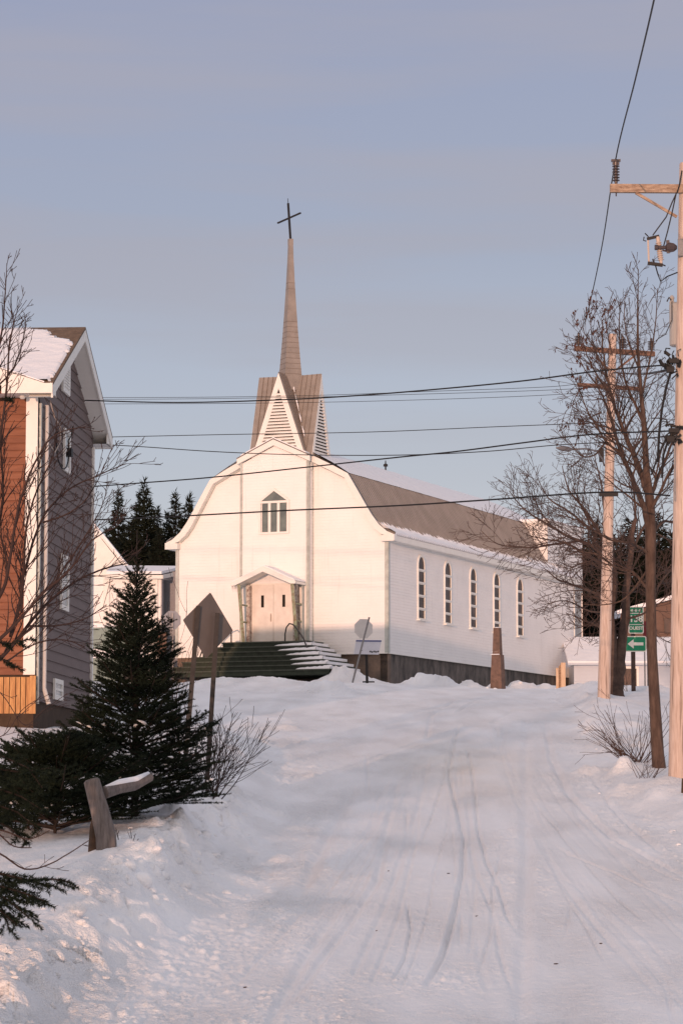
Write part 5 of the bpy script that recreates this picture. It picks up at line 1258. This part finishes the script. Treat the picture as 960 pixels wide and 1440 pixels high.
def conifer(name, label, base, H, Rm, whorl, nb, tw, seed, dens, nl, nw, mt='needle', group=None, **kw):
    t = thing(name, label, 'tree', base, group)
    wood, segs = conifer_segs(base, H, Rm, whorl, nb, tw, seed, **kw)
    wood.build('trunk', 'dark_bark', t, fix=False, smooth=True)
    V, F = needles(segs, dens, nl, nw, np.random.RandomState(seed)); np_mesh('crown', V, F, mt, t)
    if mt == 'needle' and H < 4:
        rr = random.Random(seed); m = MB()
        for s_ in segs:
            f = (s_[2]-base[2])/H
            if f < .35 and rr.random() < .07:
                p = Vector(s_[0:3]); q = Vector(s_[3:6]); e = p.lerp(q, rr.uniform(.3,1)); k = rr.uniform(.01,.026); dz = ZZ*.012
                m.tube([p+dz, p.lerp(e,.4)+dz*1.3+Vector((0,0,k*.3)), e+dz], [k*.3, k, k*.2], 6)
        m.build('bough_snow', 'snow', t, smooth=True)
    return t
def conifers():
    b = W(190, 1140, 34); b.z = G(b.x, b.y); H = W(190, 785, 34).z-b.z
    t = conifer('young_spruce', 'young dark green spruce with a pointed top in front of the left house', b, H, 1.20, .122, 8, .064, 3, 430, .028, .0075, rise=(1.0,.22), shape=.95, droop=-.03, tip=.35, leader=.34)
    # tall leader shoot
    # second bushier spruce filling the lower left
    b2 = W(78, 1152, 32.5); b2.z = G(b2.x, b2.y)
    conifer('young_spruce', 'low broad dark spruce thicket left of the fence post', b2, 1.0, 1.22, .10, 9, .065, 8, 380, .030, .0075, rise=(.7,.2), shape=.45, droop=-.02, tip=.35)
    # tall fir just outside the left edge, its boughs hang into the picture
    b3 = Vector((-4.35, 20.5, 0)); b3.z = G(b3.x, b3.y)
    conifer('tall_fir', 'tall dark fir mostly beyond the left edge, with drooping boughs hanging into view', b3, 7.2, 1.45, .26, 8, .11, 12, 150, .040, .012, rise=(.5,-.12), shape=.6)
    # its nearest boughs, set low over the bank
    rr = random.Random(31); fir = [o for o in COL.objects if o.name.startswith('tall_fir')][0]
    def bough(pl, L_tw, seed):
        wood = MB(); segs = []
        pts = [W(*p) for p in pl]; wood.tube(pts, [.010-.006*i/(len(pts)-1) for i in range(len(pts))], 5, cap=False)
        for i in range(len(pts)-1):
            segs.append((*pts[i], *pts[i+1], 1)); d = (pts[i+1]-pts[i]); n = max(1, int(d.length/.05)); dn = d.normalized()
            for j in range(n):
                q = pts[i].lerp(pts[i+1], (j+.5)/n); s = dn.cross(ZZ).normalized()*(1 if j % 2 else -1)
                f = 1-(i+(j+.5)/n)/(len(pts)-1); u = (dn*.6+s*.75+ZZ*rr.uniform(-.5,.05)).normalized(); tl = L_tw*(.35+.75*f)*rr.uniform(.6,1.2); e = q+u*tl; segs.append((*q, *e, 1))
                for t2, s2 in ((.3,1),(.5,-1),(.7,1)):
                    q2 = q.lerp(e, t2); s3 = u.cross(ZZ).normalized()*s2; segs.append((*q2, *(q2+(u*.7+s3*.6-ZZ*.15).normalized()*tl*.4), .9))
        o = wood.build('bough', 'dark_bark', fir, fix=False); V, F = needles(segs, 420, .034, .007, np.random.RandomState(seed)); np_mesh('needles', V, F, 'needle', o)
    bough([(-60,1205,20.6),(0,1228,20.3),(40,1238,20.1),(75,1236,19.9),(98,1240,19.8)], .30, 1)
    bough([(-60,1225,20.4),(-10,1250,20.1),(20,1272,19.9),(42,1292,19.8)], .30, 2)
    bough([(-60,1210,20.8),(-20,1245,20.5),(6,1282,20.4),(14,1310,20.3)], .28, 13)
    bough([(-60,1245,20.4),(0,1246,20.1),(35,1256,19.9),(66,1268,19.8)], .28, 3)
    bough([(-60,1262,20.3),(-10,1272,20.1),(12,1290,19.9),(26,1302,19.8)], .24, 14)
    bough([(-60,1120,21),(-10,1130,20.8),(25,1142,20.6),(54,1166,20.5)], .30, 4)
    bough([(-60,1075,21),(-10,1080,20.8),(30,1086,20.6),(70,1080,20.4)], .32, 5)
    bough([(-60,1060,21),(0,1062,20.8),(40,1080,20.6),(60,1108,20.5)], .30, 6)
    bough([(-60,1100,21),(-5,1108,20.8),(30,1120,20.6),(58,1138,20.5)], .30, 15)
    bough([(-60,1140,21),(-10,1152,20.8),(15,1165,20.6),(40,1186,20.5)], .26, 16)
    bough([(-60,905,20.5),(-20,900,20.3),(15,905,20.2),(46,898,20.1)], .17, 7)
    bough([(-60,890,20.5),(-20,912,20.3),(5,928,20.2),(26,938,20.1)], .16, 8)
    bough([(-60,570,20.5),(-20,566,20.4),(5,562,20.3),(20,560,20.2)], .10, 9)
    # bare twig tips over the bank
    m = (MB(), MB(), MB()); rr = random.Random(2); P = dict(seg=.06, wig=.14, up=.03, rmin=.0022, thick=.05, max=2, dens=[6,7], ang=(25,55), leaf=0, leaf_lvl=9)
    for pl in ([(-40,1190),(0,1200),(35,1222),(70,1215),(105,1195),(125,1182)], [(-40,1160),(5,1168),(40,1180),(70,1168)], [(-40,1150),(-5,1170),(20,1190),(45,1192)]):
        limb(m, WP(pl, 20.4), .008, .003, rr, P, 5, .22)
    finish_tree('leafless_shrub', 'thin leafless twigs hanging over the snowbank at the lower left edge', W(-40, 1190, 20.4), (m[0], m[1]), ('twig','twig'), ('stem','stems'), 'shrub')
    # conifers beyond the church, three kinds copied
    protos = []
    for k, (H, Rm, seed) in enumerate(((14, 1.9, 41), (15, 2.7, 42), (13, 1.6, 43), (12, 2.3, 44))):
        protos.append((H, conifer('spruce', 'x', (0, 0, 0), H, Rm, .33, 11, .26, seed, 22, .36, .085, 'needle_far', 'dark spruces standing behind the buildings', rise=(.5,-.25), shape=.8, tip=.1, sub=False)))
    used = set()
    spots = [ # px, top py, Y, proto, widen, label
     (167,687,165,0,.95,'narrow pointed spruce, leftmost of the dark group between house and church'),
     (203,673,165,1,1.0,'tallest and broadest spruce of the dark group between house and church'),
     (222,713,170,2,.95,'short spruce filling the notch just right of the tallest one behind the annex'),
     (235,722,172,3,.75,'lowest pointed spruce in the middle of the dark group behind the annex'),
     (247,690,168,0,.95,'slim twin-topped looking spruce second nearest the church\'s left eave'),
     (266,698,165,3,.95,'spruce tucked closest against the left eave of the church'),
     (185,735,160,3,1.5,'bushy low spruce at the foot of the tallest tree behind the annex'),
     (225,745,158,1,1.2,'bushy low spruce directly above the annex roof'),
     (152,745,158,3,1.3,'low spruce partly behind the pale cottage gable'),
     (262,748,158,1,1.2,'low dark spruce beneath the church\'s left eave'),
     (818,762,168,1,1.3,'dark spruce right beside the far corner of the church wall'),
     (836,735,172,3,1.4,'dark spruce left of the far utility pole, behind the forked tree'),
     (862,752,168,1,1.4,'dark spruce directly behind the forked bare tree'),
     (884,728,174,0,1.8,'tall dark spruce above the route sign'),
     (905,745,168,3,1.5,'dark spruce behind the bare trunk at right'),
     (925,722,172,1,1.3,'tall dark spruce between the bare trunk and the big pole'),
     (945,750,168,3,1.4,'dark spruce beside the left edge of the big pole'),
     (800,775,176,3,1.3,'dark spruce peeping over the far end of the church'),
     (780,745,180,0,1.2,'slender dark spruce behind the rear block of the church'),
     (965,735,172,1,1.4,'dark spruce behind the big pole at the right edge')]
    for px, py, Y, k, wd, lab in spots:
        H, pr = protos[k]; top = W(px, py, Y); zb = 4.6; s = (top.z-zb)/H
        if k not in used: root = pr; used.add(k)
        else:
            root = pr.copy(); COL.objects.link(root)
            for ch in pr.children: c = ch.copy(); COL.objects.link(c); c.parent = root
        root.location = (top.x, Y, zb); root.scale = (s*wd, s*wd, s); root.rotation_euler = (0, 0, 0 if root is pr else rnd.uniform(0, 6.28)); root['label'] = lab+''
tree_right(); tree_left(); shrubs(); conifers()
# loose clods of snow on the banks
def clods():
    V = []; F = []; rs = np.random.RandomState(4)
    ico = [(0,0,1),(.89,0,.45),(.28,.85,.45),(-.72,.53,.45),(-.72,-.53,.45),(.28,-.85,.45),(.72,.53,-.45),(-.28,.85,-.45),(-.89,0,-.45),(-.28,-.85,-.45),(.72,-.53,-.45),(0,0,-1)]
    fi = [(0,1,2),(0,2,3),(0,3,4),(0,4,5),(0,5,1),(1,6,2),(2,7,3),(3,8,4),(4,9,5),(5,10,1),(6,7,2),(7,8,3),(8,9,4),(9,10,5),(10,6,1),(11,7,6),(11,8,7),(11,9,8),(11,10,9),(11,6,10)]
    I = np.array(ico)
    def put(x, Y, r):
        z = G(x, Y); o = len(V); J = I*(1+.42*rs.uniform(-1,1,(12,1)))*r*np.array([1,1.1,.7]); 
        for p in J: V.append((x+p[0], Y+p[1], z+p[2]-r*.18))
        for f in fi: F.append([o+i for i in f])
    for k in range(230):
        Y = 17+rs.rand()**1.2*24; xl = float(np.interp(Y, [0,18,22,27,30,35,42], [-3.9,-3.15,-2.67,-2.25,-2.08,-1.92,-1.75])); put(xl+rs.normal(.12,.24), Y, rs.uniform(.03,.06)+(.11*rs.rand()**3))
    for k in range(8):
        Y = rs.uniform(36, 60); xr = float(np.interp(Y, [30,38,46,58,74,95], [5.6,4.75,4.35,5.0,6.2,7.9])); put(xr+rs.normal(-.2,.5), Y, rs.uniform(.02,.06))
    for k in range(50):
        Y = rs.uniform(84, 90); put((rs.normal(455,28)-480)/FPX*Y, Y, rs.uniform(.02,.08))
    for k in range(40):
        Y = rs.uniform(103, 108); put((rs.uniform(590,800)-480)/FPX*Y, Y, rs.uniform(.03,.10))
    o = np_mesh('snow_clods', V, F, 'snow', smooth=True)
    sd = o.modifiers.new('s', 'SUBSURF'); sd.levels = 2; sd.render_levels = 2
    tag(o, 'loose lumps of ploughed snow scattered along the road banks', 'snow', kind='stuff')
clods()
def litter():
    m = MB(); rr = random.Random(12)
    for px, py, l in [(528,1312,.06),(617,1228,.10),(628,1229,.06),(657,1287,.08),(668,1287,.05),(716,1357,.05),(778,1356,.07),(741,1418,.04),(545,1228,.03),(296,1322,.04),(342,1390,.06),(700,1120,.05),(842,1330,.05)][::2]:
        x, Y = ray_ground(px, py); z = G(x, Y)+.008; a = rr.uniform(-.4,.4); q = Vector((math.cos(a), math.sin(a), .05))*l
        p = Vector((x, Y, z)); q = q*.6; m.tube([p, p+q*.6, p+q], [.004,.006,.002], 5)
    o = m.build('twig_litter', 'twig', None, loc=(0,20,-1.5)); tag(o, 'scattered bits of dark twig and grit lying on the packed snow road', 'litter', kind='stuff')
litter()
# ------------------------------------------------------------------ light
SUN_AZ = 11.0; SUN_EL = 2.5
def world():
    w = bpy.data.worlds.new('World'); SC.world = w; w.use_nodes = True; nt = w.node_tree; N = nt.nodes; L = nt.links
    N.clear(); out = N.new('ShaderNodeOutputWorld'); bg = N.new('ShaderNodeBackground'); L.new(bg.outputs[0], out.inputs[0])
    sky = N.new('ShaderNodeTexSky'); sky.sky_type = 'NISHITA'; sky.sun_disc = False; sky.sun_elevation = R(SUN_EL); sky.sun_rotation = R(180+SUN_AZ)
    tc = N.new('ShaderNodeTexCoord'); sp = N.new('ShaderNodeSeparateXYZ'); L.new(tc.outputs['Generated'], sp.inputs[0])
    # clear evening sky: colour by height
    r = N.new('ShaderNodeValToRGB'); L.new(sp.outputs['Z'], r.inputs[0]); cr = r.color_ramp
    els = SKY_RAMP
    while len(cr.elements) < len(els): cr.elements.new(.5)
    for e, (p, c) in zip(cr.elements, els): e.position = p; e.color = (*c, 1)
    # thin banded cloud
    mp = N.new('ShaderNodeMapping'); mp.inputs['Scale'].default_value = (1.9, 1.9, 20); L.new(tc.outputs['Generated'], mp.inputs[0])
    n = N.new('ShaderNodeTexNoise'); n.inputs['Scale'].default_value = 1.6; n.inputs['Detail'].default_value = 5; n.inputs['Roughness'].default_value = .5; L.new(mp.outputs[0], n.inputs['Vector'])
    cm = N.new('ShaderNodeMapRange'); cm.inputs['From Min'].default_value = .42; cm.inputs['From Max'].default_value = .58; L.new(n.outputs['Fac'], cm.inputs['Value'])
    hm = N.new('ShaderNodeMapRange'); hm.inputs['From Min'].default_value = .10; hm.inputs['From Max'].default_value = .20; L.new(sp.outputs['Z'], hm.inputs['Value'])
    mu = N.new('ShaderNodeMath'); mu.operation = 'MULTIPLY'; L.new(cm.outputs[0], mu.inputs[0]); L.new(hm.outputs[0], mu.inputs[1])
    m2 = N.new('ShaderNodeMath'); m2.operation = 'MULTIPLY'; m2.inputs[1].default_value = .7; L.new(mu.outputs[0], m2.inputs[0])
    mx = N.new('ShaderNodeMix'); mx.data_type = 'RGBA'; L.new(m2.outputs[0], mx.inputs['Factor']); L.new(r.outputs[0], mx.inputs['A']); mx.inputs['B'].default_value = (.32,.30,.385,1)
    # warm glow of the low sun in the half of the sky behind the camera
    dt = N.new('ShaderNodeVectorMath'); dt.operation = 'DOT_PRODUCT'; L.new(tc.outputs['Generated'], dt.inputs[0]); dt.inputs[1].default_value = (-math.sin(R(SUN_AZ)), -math.cos(R(SUN_AZ)), .12)
    g = N.new('ShaderNodeMapRange'); g.interpolation_type = 'SMOOTHSTEP'; g.inputs['From Min'].default_value = -.55; g.inputs['From Max'].default_value = 1.0; L.new(dt.outputs['Value'], g.inputs['Value'])
    mg = N.new('ShaderNodeMix'); mg.data_type = 'RGBA'; L.new(g.outputs[0], mg.inputs['Factor']); L.new(mx.outputs['Result'], mg.inputs['A']); mg.inputs['B'].default_value = GLOW
    sc = N.new('ShaderNodeVectorMath'); sc.operation = 'SCALE'; L.new(sky.outputs[0], sc.inputs[0]); sc.inputs['Scale'].default_value = .05
    ad = N.new('ShaderNodeVectorMath'); ad.operation = 'ADD'; L.new(sc.outputs[0], ad.inputs[0]); L.new(mg.outputs['Result'], ad.inputs[1])
    L.new(ad.outputs[0], bg.inputs['Color']); bg.inputs['Strength'].default_value = 1.0
SKY_RAMP = [(0,(.38,.415,.52)),(.10,(.405,.44,.55)),(.15,(.345,.38,.51)),(.20,(.285,.31,.44)),(.28,(.255,.275,.42)),(.42,(.36,.38,.50)),(.7,(.49,.51,.59)),(1,(.57,.585,.64))]
GLOW = (.74,.63,.62,1)
world()
sl = bpy.data.lights.new('sun', 'SUN'); sl.energy = 2.8; sl.angle = R(.4); sl.color = (1.0,.58,.40)
so = bpy.data.objects.new('sun', sl); COL.objects.link(so); so.location = (-20,-60,30)
d = Vector((math.sin(R(SUN_AZ))*math.cos(R(SUN_EL)), math.cos(R(SUN_AZ))*math.cos(R(SUN_EL)), -math.sin(R(SUN_EL))))
so.rotation_euler = d.to_track_quat('-Z', 'Y').to_euler()
# ------------------------------------------------------------------ camera
cam = bpy.data.cameras.new('camera'); co = bpy.data.objects.new('camera', cam); COL.objects.link(co); SC.camera = co
cam.sensor_fit = 'VERTICAL'; cam.sensor_height = 36; cam.sensor_width = 24; cam.lens = FPX/1440*36; cam.clip_end = 8000; cam.clip_start = .5
co.location = (0,0,0); co.rotation_euler = (math.pi/2+PITCH, 0, 0)
SC.render.engine = 'CYCLES'
SC.view_settings.view_transform = 'Standard'; SC.view_settings.look = 'None'; SC.view_settings.exposure = 0; SC.view_settings.gamma = 1
SC.render.resolution_x = 682; SC.render.resolution_y = 1024
